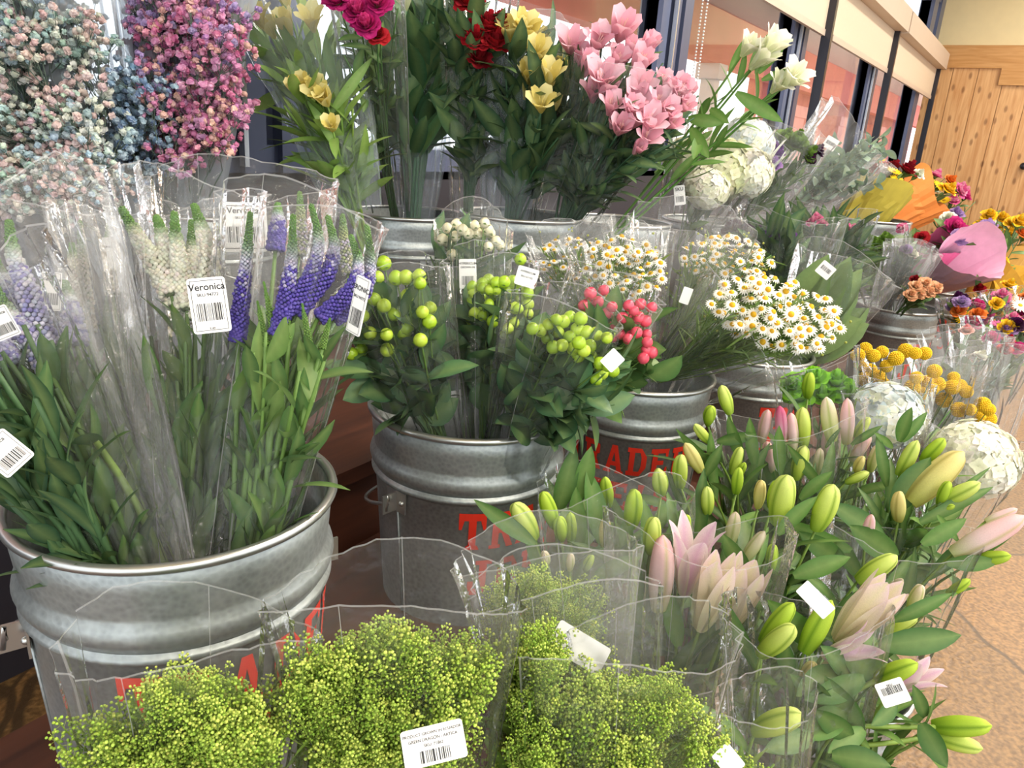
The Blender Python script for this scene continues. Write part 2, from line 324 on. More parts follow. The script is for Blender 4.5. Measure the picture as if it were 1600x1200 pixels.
def crasp_fn(mb):
    n = 170
    for i in range(n):
        z = 1-2*(i+.5)/n; ph = i*2.39996; rr = math.sqrt(1-z*z)
        ball(mb, (rr*math.cos(ph)*.45, rr*math.sin(ph)*.45, z*.45), .062, jit(hx('f9d93c'), .1), ICO1)
    ball(mb, (0, 0, 0), .43, hx('efc42c'), ICO2)
CRASP = proto('billy_button', crasp_fn)
def gyps_fn(cols, n=46):
    def f(mb):
        st = hx('6f8072')
        for b2 in range(9):
            th = b2*2.4; e = V((math.cos(th)*.28*R_.uniform(.3, 1.2), math.sin(th)*.28*R_.uniform(.3, 1.2), R_.uniform(.45, .95))); m0 = V((0, 0, R_.uniform(.1, .35)))
            mb.tube([(0, 0, 0), m0, e*.85], .006, 3, st)
            for k in range(n//9+1):
                q = e+rdir(.15)*R_.uniform(.4, 1.1); mb.tube([e*.8, q], .0035, 3, st, False)
                c = jit(R_.choice(cols), .12); s = R_.uniform(.036, .056)
                for l in range(9):
                    d = rdir(); a = d.orthogonal().normalized(); b3 = d.cross(a)
                    mb.add([q+d*s*.25-a*s*.7, q+d*s*.9-b3*s*.5, q+d*s*1.0+a*s*.5, q+d*s*.5+b3*s*.6, q+d*s*.1], [(0, 1, 2, 4), (4, 2, 3), (0, 4, 3)], [c, mixc(c, (1, 1, 1), .25), c, c, c])
                ball(mb, q, s*.75, c)
    return f
GY = {'pastel': [proto('flower_spray', gyps_fn([hx(x) for x in p])) for p in (('cfe3d8', 'bcd8d0', 'e6e2da'), ('f0d8d0', 'e6cfcb', 'dfe2d6'), ('c3d6dc', 'b3c9d6', 'd9e3da'), ('e9e2d4', 'd3e6d6', 'eed4d4'))],
      'pink': [proto('flower_spray', gyps_fn([hx(x) for x in p])) for p in (('e09cc0', 'd690bc', 'e9b2cf'), ('e8a0bc', 'd67ba6', 'dcb2a8'), ('c894c6', 'dea4c4', 'b8a2d0'), ('e08fb6', 'eecab8', 'dca2c8'))],
      'blue': [proto('flower_spray', gyps_fn([hx(x) for x in p])) for p in (('9fb6cc', '8aa6c0', 'b9c9d2'), ('8ea2b8', 'a8c0cc', '7f9ab8'))]}
def thl_fn(tops, n=9):
    def f(mb):
        for k in range(n):
            th = k*2.4; sp = R_.uniform(.1, 1)*.27; top = V((math.cos(th)*sp, math.sin(th)*sp, R_.uniform(.6, 1.0))); low = V((0, 0, R_.uniform(0, .25))); cc = V((top.x*.95, top.y*.95, top.z*.45))
            path = bez(low, cc, top, 8); mb.tube(path, .005, 3, hx('9ab552'), False); ln = R_.uniform(.4, .6)
            for i in range(34):
                t = (i/34)**1.15; s_ = (1-t*ln)*8; q = int(min(7, s_)); pp = path[q].lerp(path[q+1], s_-q); a = i*2.4; rr = .058*(.25+.85*min(1, t*4+.1))*R_.uniform(.7, 1.15)
                d = V((math.cos(a), math.sin(a), .35)); e = pp+d*rr+V((0, 0, .012)); c = jit(mixc(tops[0], tops[1], min(1, t*1.3)), .16)
                ball(mb, e, R_.uniform(.0085, .0135), c, ICO1)
                if i % 2 == 0: mb.tube([pp, e], .0022, 3, hx('a3bb58'), False)
        for k in range(6):
            leaf(mb, (0, 0, .1*k), rdir()+V((0, 0, .5)), .22, .03, None, .3, hx('7d9f40'), n=3)
    return f
TH = [proto('flower_spray', thl_fn((hx('d3e272'), hx('a0c24a')))) for _ in range(3)]+[proto('flower_spray', thl_fn((hx('b9d25c'), hx('86ac3e')))) for _ in range(2)]
# ---------------------------------------------------------------- bouquets
GREEN = [hx('5a7d46'), hx('4d7340'), hx('6a8c4c'), hx('466a3e')]; DARKG = [hx('3f6142'), hx('35573e'), hx('4a6c48'), hx('2f4f3a')]; LILYG = [hx('476f33'), hx('3d652f'), hx('55803a')]
class Bouquet:
    def __init__(s, name, label, cat, base, top, group=None, greens=GREEN):
        s.base = V(base); s.top = V(top); s.r = thing(name, label, cat, s.base, group); s.st = MB(); s.lf = MB(); s.g = greens; s.ax = (s.top-s.base)
    def stem(s, p, rad=.0025, col=None, n=8, bow=.55, leaves=0, L=.08, w=.02, lo=.15, hi=.9, droop=.5, end=None, spread=.012, out=.6):
        p = V(p); b0 = s.base+rdir(spread); c = b0+(s.ax.normalized()*(p-b0).length*bow)
        c = c.lerp((b0+p)*.5, .25)
        if end is not None: c = c.lerp(p-V(end).normalized()*(p-b0).length*.35, .5)
        pts = bez(b0, c, p, n); s.st.tube(pts, [rad*1.2]*(n-2)+[rad, rad, rad*.8], 5, col or jit(s.g[0], .15))
        for i in range(leaves):
            t = lo+(hi-lo)*(i+R_.random()*.8)/max(1, leaves); k = min(n-1, int(t*n)); q = pts[k].lerp(pts[k+1], t*n-k)
            ta = (pts[k+1]-pts[k]).normalized(); d = (ta*R_.uniform(.55, 1.0)+rdir(out)).normalized()
            leaf(s.lf, q, d, L*R_.uniform(.7, 1.25), w*R_.uniform(.75, 1.2), ta.cross(d).cross(d)*-1 if R_.random() < .5 else rdir(), droop*R_.uniform(.2, 1.3), jit(R_.choice(s.g), .15))
        return pts
    def put(s, name, data, p, d, size, roll=None, wide=1.0, label=None, stemlen=0):
        p = V(p); d = V(d).normalized()
        return link(name, data, s.r, align(p, p+d, R_.uniform(0, 6) if roll is None else roll, wide, size) , label=label)
    def done(s, mat=PLANT):
        build(s.st, 'stems', mat, s.r); build(s.lf, 'foliage', mat, s.r); return s
    def sleeve(s, base, top, rb, rt, mat=FILM, flat=.65, n=52, rings=9, amp=.1, jag=.05, t0=0., label=None, name='cellophane_sleeve', ang=0., power=.85):
        base = V(base); top = V(top); a = top-base; L = a.length; a.normalize()
        u = a.cross(FW).normalized(); v = a.cross(u).normalized(); rot = M.Rotation(ang, 3, a); u = rot @ u; v = rot @ v
        pl = [R_.uniform(-1, 1)*amp for _ in range(n)]; pl2 = [R_.uniform(-1, 1)*amp*.6 for _ in range(n)]; hj = [R_.uniform(-jag*.025, jag*.025) for _ in range(n)]
        sh = R_.uniform(0, 6); mb = MB(); vs = []
        for i in range(rings+1):
            t = t0+(1-t0)*i/rings; rr = rb+(rt-rb)*t**power
            for j in range(n):
                th = 2*PI*j/n; k = 1+(pl[j]*(1-t*.3)+pl2[(j+i//3) % n])*(1.0 if t > .2 else .6)+.05*math.sin(2*th+sh+3*t)
                hh = L*t*(1+(jag*math.cos(2*th+sh)+hj[j])*t*t)
                vs.append(base+a*hh+u*rr*k*math.cos(th)+v*rr*k*flat*math.sin(th))
        mb.add(vs, [(i*n+j, i*n+(j+1) % n, (i+1)*n+(j+1) % n, (i+1)*n+j) for i in range(rings) for j in range(n)], (.9, .9, .9))
        nf = len(mb.f); wv = [V(x) for x in vs]
        if name == 'cellophane_sleeve':
            ew = .0011; top_ = wv[rings*n:]; mb.add([p for q in top_ for p in (q, q-a*ew*1.6)], [(2*j, 2*j+1, (2*j+3) % (2*n), (2*j+2) % (2*n)) for j in range(n)], (.9, .9, .9))
            for j in (0, n//2, n//5, n//2+n//4):
                ln = [wv[i*n+j] for i in range(rings+1)]; sd = (wv[rings*n+(j+1) % n]-wv[rings*n+j]).normalized()*ew*(1 if j in (0, n//2) else .4); ou = (ln[-1]-top).normalized()*.0008
                mb.add([p+ou+q for p in ln for q in (sd, -sd)], [(2*i, 2*i+1, 2*i+3, 2*i+2) for i in range(rings)], (.9, .9, .9))
        me_s = build(mb, name, mat, s.r, smooth=False, label=label)
        if name == 'cellophane_sleeve':
            me_s.data.materials.append(EDGE)
            for k in range(nf, len(me_s.data.polygons)): me_s.data.polygons[k].material_index = 1
        return me_s
    def tag(s, c, wpx, hpx, roll=0, lines=(), bars=True, name='price_tag', yaw=0., pitch=0., frame=False, barw=.7, bary=-.2, barh=.3):
        """small flat printed card, real thickness, facing roughly to the aisle"""
        p = P(*c); sc = c[2]/F; w = wpx*sc; h = hpx*sc
        n = (CAM-p).normalized(); x = V((0, 0, 1)).cross(n).normalized(); y = n.cross(x)
        rt = M((x, y, n)).transposed().to_4x4()
        mw = M.Translation(p) @ rt @ M.Rotation(yaw, 4, 'Y') @ M.Rotation(pitch, 4, 'X') @ M.Rotation(math.radians(roll), 4, 'Z')
        mb = MB(); k = 5; rc = min(w, h)*.09; ol = []
        for (sx, sy, a0) in ((1, 1, 0), (-1, 1, PI/2), (-1, -1, PI), (1, -1, 1.5*PI)):
            for i in range(k): a = a0+PI/2*i/(k-1); ol.append((sx*(w/2-rc)+rc*math.cos(a), sy*(h/2-rc)+rc*math.sin(a)))
        m_ = len(ol); t = .0006
        mb.add([(a, b3, t) for a, b3 in ol]+[(a, b3, -t) for a, b3 in ol], [tuple(range(m_)), tuple(range(2*m_-1, m_-1, -1))]+[(j, j+m_, (j+1) % m_+m_, (j+1) % m_) for j in range(m_)], (.9, .9, .9))
        card = link(name, mb.mesh(name, WHITE, False), s.r, mw)
        pr = MB(); z = t+.0004
        def rect(x0, y0, x1, y1): pr.add([(x0, y0, z), (x1, y0, z), (x1, y1, z), (x0, y1, z)], [(0, 1, 2, 3)], (0, 0, 0))
        if frame:
            e = min(w, h)*.07; q = min(w, h)*.015
            for (x0, y0, x1, y1) in ((-w/2+e, h/2-e-q, w/2-e, h/2-e), (-w/2+e, -h/2+e, w/2-e, -h/2+e+q), (-w/2+e, -h/2+e, -w/2+e+q, h/2-e), (w/2-e-q, -h/2+e, w/2-e, h/2-e)): rect(x0, y0, x1, y1)
            link('border_line', pr.mesh('border_line', INK, False), card, mw); pr = MB()
        if bars:
            x0 = -w*barw/2
            while x0 < w*barw/2:
                bw = w*R_.choice((.012, .012, .022, .034)); rect(x0, h*(bary-barh/2), x0+bw, h*(bary+barh/2)); x0 += bw+w*R_.choice((.014, .02, .03))
            link('barcode', pr.mesh('barcode', INK, False), card, mw)
        for (tx, ty, size) in lines:
            me = text_mesh(tx, size*h)
            link('printed_text', me, card, mw @ M.Translation((0, ty*h, z)))
        return card
def text_mesh(s, size):
    cu = bpy.data.curves.new('printed_text', 'FONT'); cu.body = s; cu.size = size*1.15; cu.offset = size*.018; cu.align_x = 'CENTER'; cu.align_y = 'CENTER'
    o = bpy.data.objects.new('tmp_text', cu); COL.objects.link(o); dg = bpy.context.evaluated_depsgraph_get(); dg.update()
    me = bpy.data.meshes.new_from_object(o.evaluated_get(dg)); bpy.data.objects.remove(o); me.materials.clear(); me.materials.append(INK); me.name = 'printed_text'; return me
# ---------------------------------------------------------------- buckets
GLY = {'T': [[(0, .8), (1, .8), (1, 1), (0, 1)], [(0, .55), (.1, .55), (.2, .8), (0, .8)], [(.9, .55), (1, .55), (1, .8), (.8, .8)], [(.36, .1), (.64, .1), (.64, .8), (.36, .8)], [(.22, 0), (.78, 0), (.7, .12), (.3, .12)]],
 'R': [[(.1, 0), (.36, 0), (.36, 1), (.1, 1)], [(0, 0), (.45, 0), (.45, .1), (0, .1)], [(0, .82), (.75, .82), (.75, 1), (0, 1)], [(.36, .42), (.75, .42), (.75, .58), (.36, .58)], [(.66, .5), (.9, .58), (.9, .9), (.66, .95)], [(.45, .45), (.7, .45), (1, 0), (.72, 0)]],
 'A': [[(.06, 0), (.28, 0), (.58, 1), (.38, 1)], [(.7, 0), (.96, 0), (.64, 1), (.44, 1)], [(.25, .26), (.75, .26), (.7, .42), (.3, .42)], [(-.04, 0), (.38, 0), (.36, .1), (0, .1)], [(.6, 0), (1.04, 0), (1, .1), (.62, .1)]],
 'D': [[(.1, 0), (.36, 0), (.36, 1), (.1, 1)], [(0, .84), (.66, .84), (.66, 1), (0, 1)], [(0, 0), (.66, 0), (.66, .16), (0, .16)], [(.66, .0), (.96, .3), (.7, .34), (.6, .14)], [(.7, .3), (.96, .3), (.96, .7), (.7, .7)], [(.7, .66), (.96, .7), (.66, 1), (.6, .86)]],
 'E': [[(.1, 0), (.36, 0), (.36, 1), (.1, 1)], [(0, .84), (.9, .84), (.95, 1), (0, 1)], [(.3, .42), (.7, .42), (.7, .58), (.3, .58)], [(0, 0), (.95, 0), (.95, .16), (0, .16)], [(.8, .66), (.92, .66), (.92, .86), (.75, .86)], [(.78, .14), (.95, .14), (.95, .34), (.84, .34)]],
 'J': [[(.45, .2), (.75, .2), (.75, 1), (.45, 1)], [(.3, .88), (.95, .88), (.95, 1), (.3, 1)], [(.1, 0), (.65, 0), (.75, .22), (.15, .18)], [(.02, .12), (.22, .1), (.25, .4), (.02, .4)]],
 'O': [[(.04, .3), (.3, .3), (.3, .7), (.04, .7)], [(.7, .3), (.96, .3), (.96, .7), (.7, .7)], [(.3, 0), (.7, 0), (.7, .17), (.3, .17)], [(.3, .83), (.7, .83), (.7, 1), (.3, 1)], [(.04, .3), (.3, 0), (.34, .17), (.3, .32)], [(.7, 0), (.96, .3), (.7, .32), (.66, .17)], [(.04, .7), (.3, .68), (.34, .83), (.3, 1)], [(.7, .68), (.96, .7), (.7, 1), (.66, .83)]],
 "'": [[(.35, .66), (.55, .66), (.68, 1), (.32, 1)]],
 'S': [[(.1, .84), (.9, .84), (.8, 1), (.2, 1)], [(.05, .5), (.32, .55), (.32, .88), (.08, .9)], [(.1, .42), (.9, .42), (.9, .58), (.1, .58)], [(.68, .12), (.95, .1), (.95, .5), (.68, .48)], [(.15, 0), (.85, 0), (.9, .16), (.1, .16)], [(.02, .1), (.2, .1), (.14, .3), (.02, .3)]]}
def bucket(label, c, zr, zb, ear_deg, text_deg=None, group='galvanised flower buckets', r0=.165, lines=True):
    x, y = c; t = thing('metal_bucket', label, 'bucket', (x, y, zb), group); hh = zr-zb; T = M.Translation((x, y, 0))
    rb = r0*.84
    def rad(z): return rb+(r0-rb)*(z-zb)/hh
    z1, z2 = zr-.078, zr-.104
    pr = [(.001, zb+.015), (rb-.01, zb+.015), (rb, zb), (rb+.003, zb+.008), (rad(zb+.02), zb+.02)]
    for (zc, hb, d) in ((z2, .007, .006), (z1, .016, .007)):
        for q in (-1.3, -1, -.5, 0, .5, 1, 1.3): pr.append((rad(zc)+d*max(0, math.cos(q*PI/2)) if abs(q) <= 1 else rad(zc+q*hb)-.001, zc+q*hb))
    pr += [(rad(zr-.03), zr-.03), (r0, zr-.006)]
    inner = [(r0-.003, zr-.004), (rad(zr-.1)-.004, zr-.1), (rb-.004, zb+.03), (.001, zb+.028)]
    mb = MB(); mb.lathe(pr+inner, 72, (.6, .6, .6), T); build(mb, 'body', GALV, t)
    mb = MB(); mb.tube([(x+(r0+.001)*math.cos(a), y+(r0+.001)*math.sin(a), zr) for a in [2*PI*i/72 for i in range(73)]], .0055, 8, (.7, .7, .7), False); build(mb, 'rim', WIRE, t)
    a0 = math.radians(ear_deg); ze = zr-.128
    for a in (a0, a0+PI):
        o = V((math.cos(a), math.sin(a), 0)); s_ = V((-math.sin(a), math.cos(a), 0)); p = V((x, y, ze))+o*(rad(ze)+.001); e = MB()
        def pl(lo, hi):
            cs_ = [p+o*q[0]+s_*q[1]+V((0, 0, q[2])) for q in ((lo[0], lo[1], lo[2]), (hi[0], lo[1], lo[2]), (hi[0], hi[1], lo[2]), (lo[0], hi[1], lo[2]), (lo[0], lo[1], hi[2]), (hi[0], lo[1], hi[2]), (hi[0], hi[1], hi[2]), (lo[0], hi[1], hi[2]))]
            e.add(cs_, [(0, 3, 2, 1), (4, 5, 6, 7), (0, 1, 5, 4), (1, 2, 6, 5), (2, 3, 7, 6), (3, 0, 4, 7)], (.6, .6, .6))
        pl((0, -.022, -.018), (.0025, .022, .018)); pl((.0025, -.0015, -.016), (.03, .0015, .016))
        ear = build(e, 'handle_ear', WIRE, t, False)
        for q in (-.014, .014):
            rv = MB(); ball(rv, p+o*.003+s_*q, .0045, (.6, .6, .6), ICO2); build(rv, 'rivet', WIRE, ear)
        sm = MB(); sm.tube([(x+(rad(z)+.0005)*math.cos(a), y+(rad(z)+.0005)*math.sin(a), z) for z in (zb+.01, zb+hh*.4, z2-.01)], .002, 5, (.5, .5, .5)); build(sm, 'seam', GALV, t)
    o = V((math.cos(a0), math.sin(a0), 0)); s_ = V((-math.sin(a0), math.cos(a0), 0)); rr = rad(ze)+.02; pts = []
    dn = (s_*-.42+V((0, 0, -.91))).normalized() if False else (s_*-.93+V((0, 0, -.36))).normalized()
    for i in range(25):
        a = PI*i/24; pts.append(V((x, y, ze))+o*rr*math.cos(a)+dn*rr*1.02*math.sin(a))
    hk = [pts[0]+V((0, 0, -.012))+o*.004, pts[0]+V((0, 0, .014)), pts[0]]
    mb = MB(); mb.tube(hk[:2]+pts+[pts[-1]+V((0, 0, .014))], .0032, 7, (.7, .7, .7)); build(mb, 'bail_handle', WIRE, t)
    if text_deg is not None:
        lt = MB()
        for (word, ztop, hgt) in (('TRADER', zr-.124, .066), ("JOE'S", zr-.211, .066)):
            adv = .053; start = 0 if word == 'TRADER' else .35
            for i, ch in enumerate(word):
                for q in GLY[ch]:
                    nn = 4; vs = []
                    for k in range(nn+1):
                        f = k/nn
                        for (pa, pb) in ((q[0], q[1]), (q[3], q[2])):
                            gx = pa[0]+(pb[0]-pa[0])*f; gy = pa[1]+(pb[1]-pa[1])*f
                            z = ztop-hgt+gy*hgt; ang = math.radians(text_deg)+((i+start)*adv+gx*.046)/r0; rq = rad(z)+.0012
                            vs.append((x+rq*math.cos(ang), y+rq*math.sin(ang), z))
                    lt.add(vs, [(2*k, 2*k+2, 2*k+3, 2*k+1) for k in range(nn)], (.7, .1, .05))
        build(lt, 'lettering', RED, t, False)
    return t
# ---------------------------------------------------------------- the setting
def struct(name, mb, mat, smooth=False, parent=None): return build(mb, name, mat, parent, smooth, 'structure' if parent is None else None)
NAVY = principled('dark_navy_aluminium', hx('5a627e'), .35, .3, var=.1); CREAM = principled('cream_paint', hx('eedcac'), .7, var=.04)
BLINDF = principled('cream_blind_fabric', hx('dcc9b0'), .8, var=.04, vscale=40); CASS = principled('beige_cassette', hx('cdb9a6'), .5, var=.03)
REDP = principled('red_painted_boards', hx('e07c6e'), .7, var=.12, vscale=3); SOF = principled('beige_soffit', hx('e6d4c2'), .8, var=.04); PALE = principled('pale_column_paint', hx('e6e1da'), .7, var=.05)
PAVE = principled('pale_concrete', hx('c9c6c0'), .8, var=.1, vscale=2); SILL = principled('dark_sill_wall', hx('2c2a33'), .6, var=.15)
ALU = principled('bright_aluminium', hx('c9cbd0'), .25, .8); STEELB = principled('grey_rail', hx('3a3a42'), .3, .6)
XW, YW = 14.88, 1.95
struct('floor', MB().box((-3, -6, -.1), (XW, YW+.1, 0)), STONE)
# far wooden wall
m = MB(); y = YW
for i in range(24):
    w = .36; m.box((XW, y-w+.008, 0), (XW+.05, y, 2.87)); y -= w
m.box((XW+.03, -6, 0), (XW+.06, YW, 2.87)); WF = struct('wall_far', m, PINE)
m = MB(); m.box((XW-.04, -6, 2.87), (XW+.05, YW, 3.2)); m.box((XW-.05, -6, 2.63), (XW-.005, .93, 2.87)); struct('trim_1', m, PINEH)
struct('wall_far_upper', MB().box((XW, -6, 3.2), (XW+.05, YW+.1, 4.6)), CREAM)
struct('ceiling', MB().box((-3, -6, 4.5), (XW, YW+.1, 4.6)), CREAM)
struct('wall_window', MB().box((-3, YW, 0), (XW, YW+.12, 1.28)), SILL)
struct('wall_window_upper', MB().box((-3, YW-.02, 3.75), (XW, YW+.14, 4.5)), NAVY)
def glass_mat():
    m, nt, o = nmat('window_glass'); tr = N(nt, 'BsdfTransparent'); gl = N(nt, 'BsdfGlossy'); gl.inputs['Roughness'].default_value = .02
    lw = N(nt, 'LayerWeight', Blend=.12); mt = N(nt, 'Math', operation='MULTIPLY'); mt.inputs[1].default_value = .35; nt.links.new(lw.outputs['Fresnel'], mt.inputs[0])
    mx = N(nt, 'MixShader'); nt.links.new(mt.outputs[0], mx.inputs[0]); nt.links.new(tr.outputs[0], mx.inputs[1]); nt.links.new(gl.outputs[0], mx.inputs[2]); nt.links.new(mx.outputs[0], o.inputs[0]); return m
GLASS = glass_mat()
mull = [-2.2, 1.56, 4.5, 7.08, 10.39, 13.8]
for i in range(5):
    x0, x1 = mull[i], mull[i+1]
    root = link('window_%d' % (i+1), None, None, M.Translation(((x0+x1)/2, YW+.05, 1.28)), 'structure')
    g = MB().box((x0, YW+.05, 1.28), (x1, YW+.056, 3.75)); build(g, 'pane', GLASS, root, False)
    fr = MB()
    hw = .2 if i != 3 else .2
    for dx, w in ((-.2, .1), (-.06, .08), (.08, .12)): fr.box((x1+dx, YW-.03+abs(dx)*.1, 1.28), (x1+dx+w, YW+.13, 3.75))
    fr.box((x1-.2, YW+.02, 1.28), (x1+.2, YW+.12, 3.75)); fr.box((x0, YW, 1.25), (x1, YW+.12, 1.36)); fr.box((x0, YW, 3.65), (x1, YW+.12, 3.76))
    build(fr, 'window_frame', NAVY, root, False)
    st = MB(); st.box((x1-.075, YW-.045, 1.3), (x1-.06, YW-.02, 3.74)); build(st, 'bright_edge_strip', ALU, root, False)
m = MB(); m.box((13.6, YW-.06, 1.2), (14.0, YW+.12, 3.9)); m.box((XW-.4, YW-.04, 3.0), (XW, YW+.1, 4.5)); struct('trim_2', m, NAVY)
# roller blinds
for i, (x0, x1, lab) in enumerate([(4.75, 7.4, 'cream roller blind over the window nearest the camera'), (7.5, 10.55, 'cream roller blind between the other two, over the middle window'), (10.62, XW-.12, 'cream roller blind closest to the knotty pine wall')]):
    t = thing('roller_blind', lab, 'blind', ((x0+x1)/2, YW-.12, 3.06), 'cream roller blinds on the shop windows')
    build(MB().box((x0, YW-.27, 2.83), (x1, YW-.1, 3.06)), 'cassette', CASS, t, False)
    build(MB().box((x0+.1, YW-.14, 2.42), (x1-.1, YW-.136, 2.9)), 'blind_fabric', BLINDF, t, False)
    build(MB().box((x0+.1, YW-.15, 2.38), (x1-.1, YW-.12, 2.43)), 'bottom_bar', CASS, t, False)
    m = MB(); m.box((x1-.1, YW-.2, 1.3), (x1-.04, YW-.12, 2.84)); build(m, 'guide_rail', STEELB, t, False)
    if i == 0:
        m = MB()
        for k in range(90):
            for dy in (0, .03): ball(m, (x0-.12, YW-.1-dy, 1.4+k*.018), .0065, (.9, .9, .9), ICO1)
        build(m, 'bead_chain', WHITE, t)
# porch outside
struct('trim_3', MB().box((-3, YW+.3, 3.5), (40, 6.6, 3.6)), SOF)
struct('trim_4', MB().box((-3, 4.85, 2.72), (40, 5.15, 3.5)), REDP)
for k, xx in enumerate((13.3, )):
    t = thing('porch_column', 'pale column with square capital under the red beam outside the glass', 'column', (xx, 5.0, -.1))
    build(MB().box((xx-.12, 4.88, -.1), (xx+.12, 5.12, 2.5)), 'shaft', PALE, t, False); build(MB().box((xx-.2, 4.8, 2.48), (xx+.2, 5.2, 2.72)), 'capital', PALE, t, False)
m = MB()
for k in range(40): m.box((17.6+k*.6, 5.6, -.1), (17.59+(k+1)*.6, 5.75, 3.5))
struct('wall_outside', m, REDP)
PINKP = principled('sunlit_red_paint', hx('f2aa9e'), .7, var=.06)  # red paint made paler: sunlight put into the pillar colour
for k, (xx, w) in enumerate(((19.6, 1.5), (25.0, 1.6), (30.5, 2.2))):
    t = thing('porch_pillar', ('nearest' if k == 0 else 'middle' if k == 1 else 'farthest')+' of three sunlit red pillars on the red wall seen through the glass', 'pillar', (xx, 5.3, -.1), 'sunlit red pillars outside')
    build(MB().box((xx-w/2, 5.15, -.1), (xx+w/2, 5.6, 2.2)), 'shaft', PINKP, t, False); build(MB().box((xx-w/2-.1, 5.1, 2.2), (xx+w/2+.1, 5.6, 2.45)), 'cap', PINKP, t, False)
struct('floor_outside', MB().box((-20, YW+.12, -.2), (60, 60, -.1)), PAVE)
m = MB(); m.tube([(XW, .31, 1.46), (XW-.05, .31, 1.46)], .03, 12, (.4, .4, .4)); ball(m, (XW-.08, .31, 1.46), .055, (.5, .5, .5), ICO3); build(m, 'door_knob', STEELB, WF)
# display steps
def step(label, boxes):
    x0 = min(b_[0] for b_ in boxes); t = thing('display_step', label, 'display step', (x0, boxes[0][2], 0), 'stained wood display steps')
    for (xa, xb, ya, yb, z) in boxes:
        m = MB(); m.box((xa, ya, 0), (xb, yb, z-.03)); build(m, 'riser', STAND, t, False)
        m = MB(); m.box((xa-.012, ya-.015, z-.03), (xb+.0, yb, z)); build(m, 'tread', STAND, t, False)
# ---------------------------------------------------------------- buckets
M1 = (.452, .715); M2 = (1.0, .72); M3 = (1.56, .66); M4 = P(1180, 548, 2.3); M5 = P(1402, 478, 3.25); M6 = P(1475, 452, 3.9)
bucket('largest nearest galvanised bucket, holding the veronica at left', M1, 1.05, .67, 160, 212)
bucket('galvanised bucket holding the green berry bouquets', M2, 1.005, .635, 172, 213)
bucket('galvanised bucket with chamomile, red letters across its front', M3, .955, .58, 100, 147)
bucket('galvanised bucket half hidden just right of the chamomile bucket', (M4.x, M4.y), M4.z, M4.z-.37, 100, 210)
bucket('small looking galvanised bucket under the grey sleeves and peach roses', (M5.x, M5.y), M5.z, M5.z-.37, 100, 203)
bucket('farthest galvanised bucket, under the pink paper cone', (M6.x, M6.y), M6.z, M6.z-.37, 100, 168)
step('low stained wood step below the nearest bucket', [(-.6, .95, -.02, .485, .4)])
step('stained wood step under the front row of large buckets', [(-.1, 1.28, .5, .95, .664), (1.29, 1.9, .44, .95, .575), (1.91, 2.6, .36, .9, M4.z-.375), (2.75, 5.2, .06, .8, min(M5.z, M6.z)-.376)])
B1 = P(640, 333, 2.2); B2 = P(815, 336, 2.12); B3 = P(965, 345, 2.4); B4 = P(1110, 345, 2.75); B5 = P(1365, 343, 3.7); B0 = P(330, 330, 1.95)
for bb, lab in ((B0, 'dim galvanised bucket behind the veronica sleeves on the back step'), (B1, 'galvanised bucket of tall dark leafy stems on the back step'), (B2, 'galvanised bucket right of the leafy stem bucket on the back step'), (B3, 'galvanised bucket in shadow under the pink alstroemeria'), (B4, 'galvanised bucket under the cream hydrangeas on the back step'), (B5, 'galvanised bucket under the orange paper bouquet')):
    bucket(lab, (bb.x, bb.y), bb.z, bb.z-.37, 60, None, 'galvanised buckets on the back step')
step('upper stained wood step under the back row of buckets', [(.9, 2.0, .96, YW-.02, min(B1.z, B2.z, B0.z)-.372), (2.01, 2.75, .91, YW-.02, min(B3.z, B4.z)-.374), (2.76, 5.4, .81, YW-.02, B5.z-.374)])
# ---------------------------------------------------------------- veronica
VW = (hx('f8f6e8'), hx('f1eedd')); VP = (hx('6f62b4'), hx('5a4ea4')); VM = (hx('d9d6e2'), hx('8d86c4'))
def spike(bq, pts, wpx, cols, white_mid=True, n=420):
    q = [P(*p) for p in pts]; k = len(q)
    def at(t):
        s_ = t*(k-1); i = min(k-2, int(s_)); f = s_-i
        p0, p1, p2, p3 = q[max(0, i-1)], q[i], q[i+1], q[min(k-1, i+2)]
        return .5*((2*p1)+(p2-p0)*f+(2*p0-5*p1+4*p2-p3)*f*f+(3*p1-p0-p2*1.0-(p2-p3)*1.0-p2*1.0)*0+((-1*p0+3*p1-3*p2+p3)*f*f*f))
    rad = wpx*.5*pts[-1][2]/F; mb = MB(); tip = hx('6f9c4a'); N0 = 14
    mb.tube([at(i/N0) for i in range(N0+1)], [rad*(.62 if white_mid or n < 200 else .5)*(.22+.78*min(1, i/N0*1.5)) for i in range(N0+1)], 8, [mixc(tip, mixc(cols[1], (.13, .22, .07), .5 if white_mid else .9), min(1, i/N0*1.8)) for i in range(N0+1)])
    for i in range(n):
        t = ((i+.5)/n)**.85; c = at(t); ax = (at(min(1, t+.03))-at(max(0, t-.03))).normalized(); a = ax.orthogonal().normalized(); b3 = ax.cross(a); th = i*2.39996
        d = (a*math.cos(th)+b3*math.sin(th)); rr = rad*(.25+.75*min(1, t*1.5)); col = tip if t < .22 else mixc(tip, cols[0] if not white_mid else mixc(cols[0], (.85, .85, .8), .55), min(1, (t-.22)*6)) if t < .45 else mixc(mixc(cols[0], (.85, .85, .8), .55 if white_mid and R_.random() > (t-.45)*4 else 0), cols[1], R_.random())
        s_ = rad*(.16 if t < .25 else .2+.1*t)
        ball(mb, c+d*rr*R_.uniform(.72, 1.02)-ax*rr*.15, s_, jit(col, .14), ICO1)
    build(mb, 'flower_spike', PETAL, bq.r); bq.stem(q[-1]+ (q[-1]-q[-2])*.02, .0028, hx('6d8f4a'), leaves=4, L=.06, w=.016, lo=.3, hi=.9, end=(q[-2]-q[-1]), out=.4)
vg = 'veronica bouquets in clear sleeves'
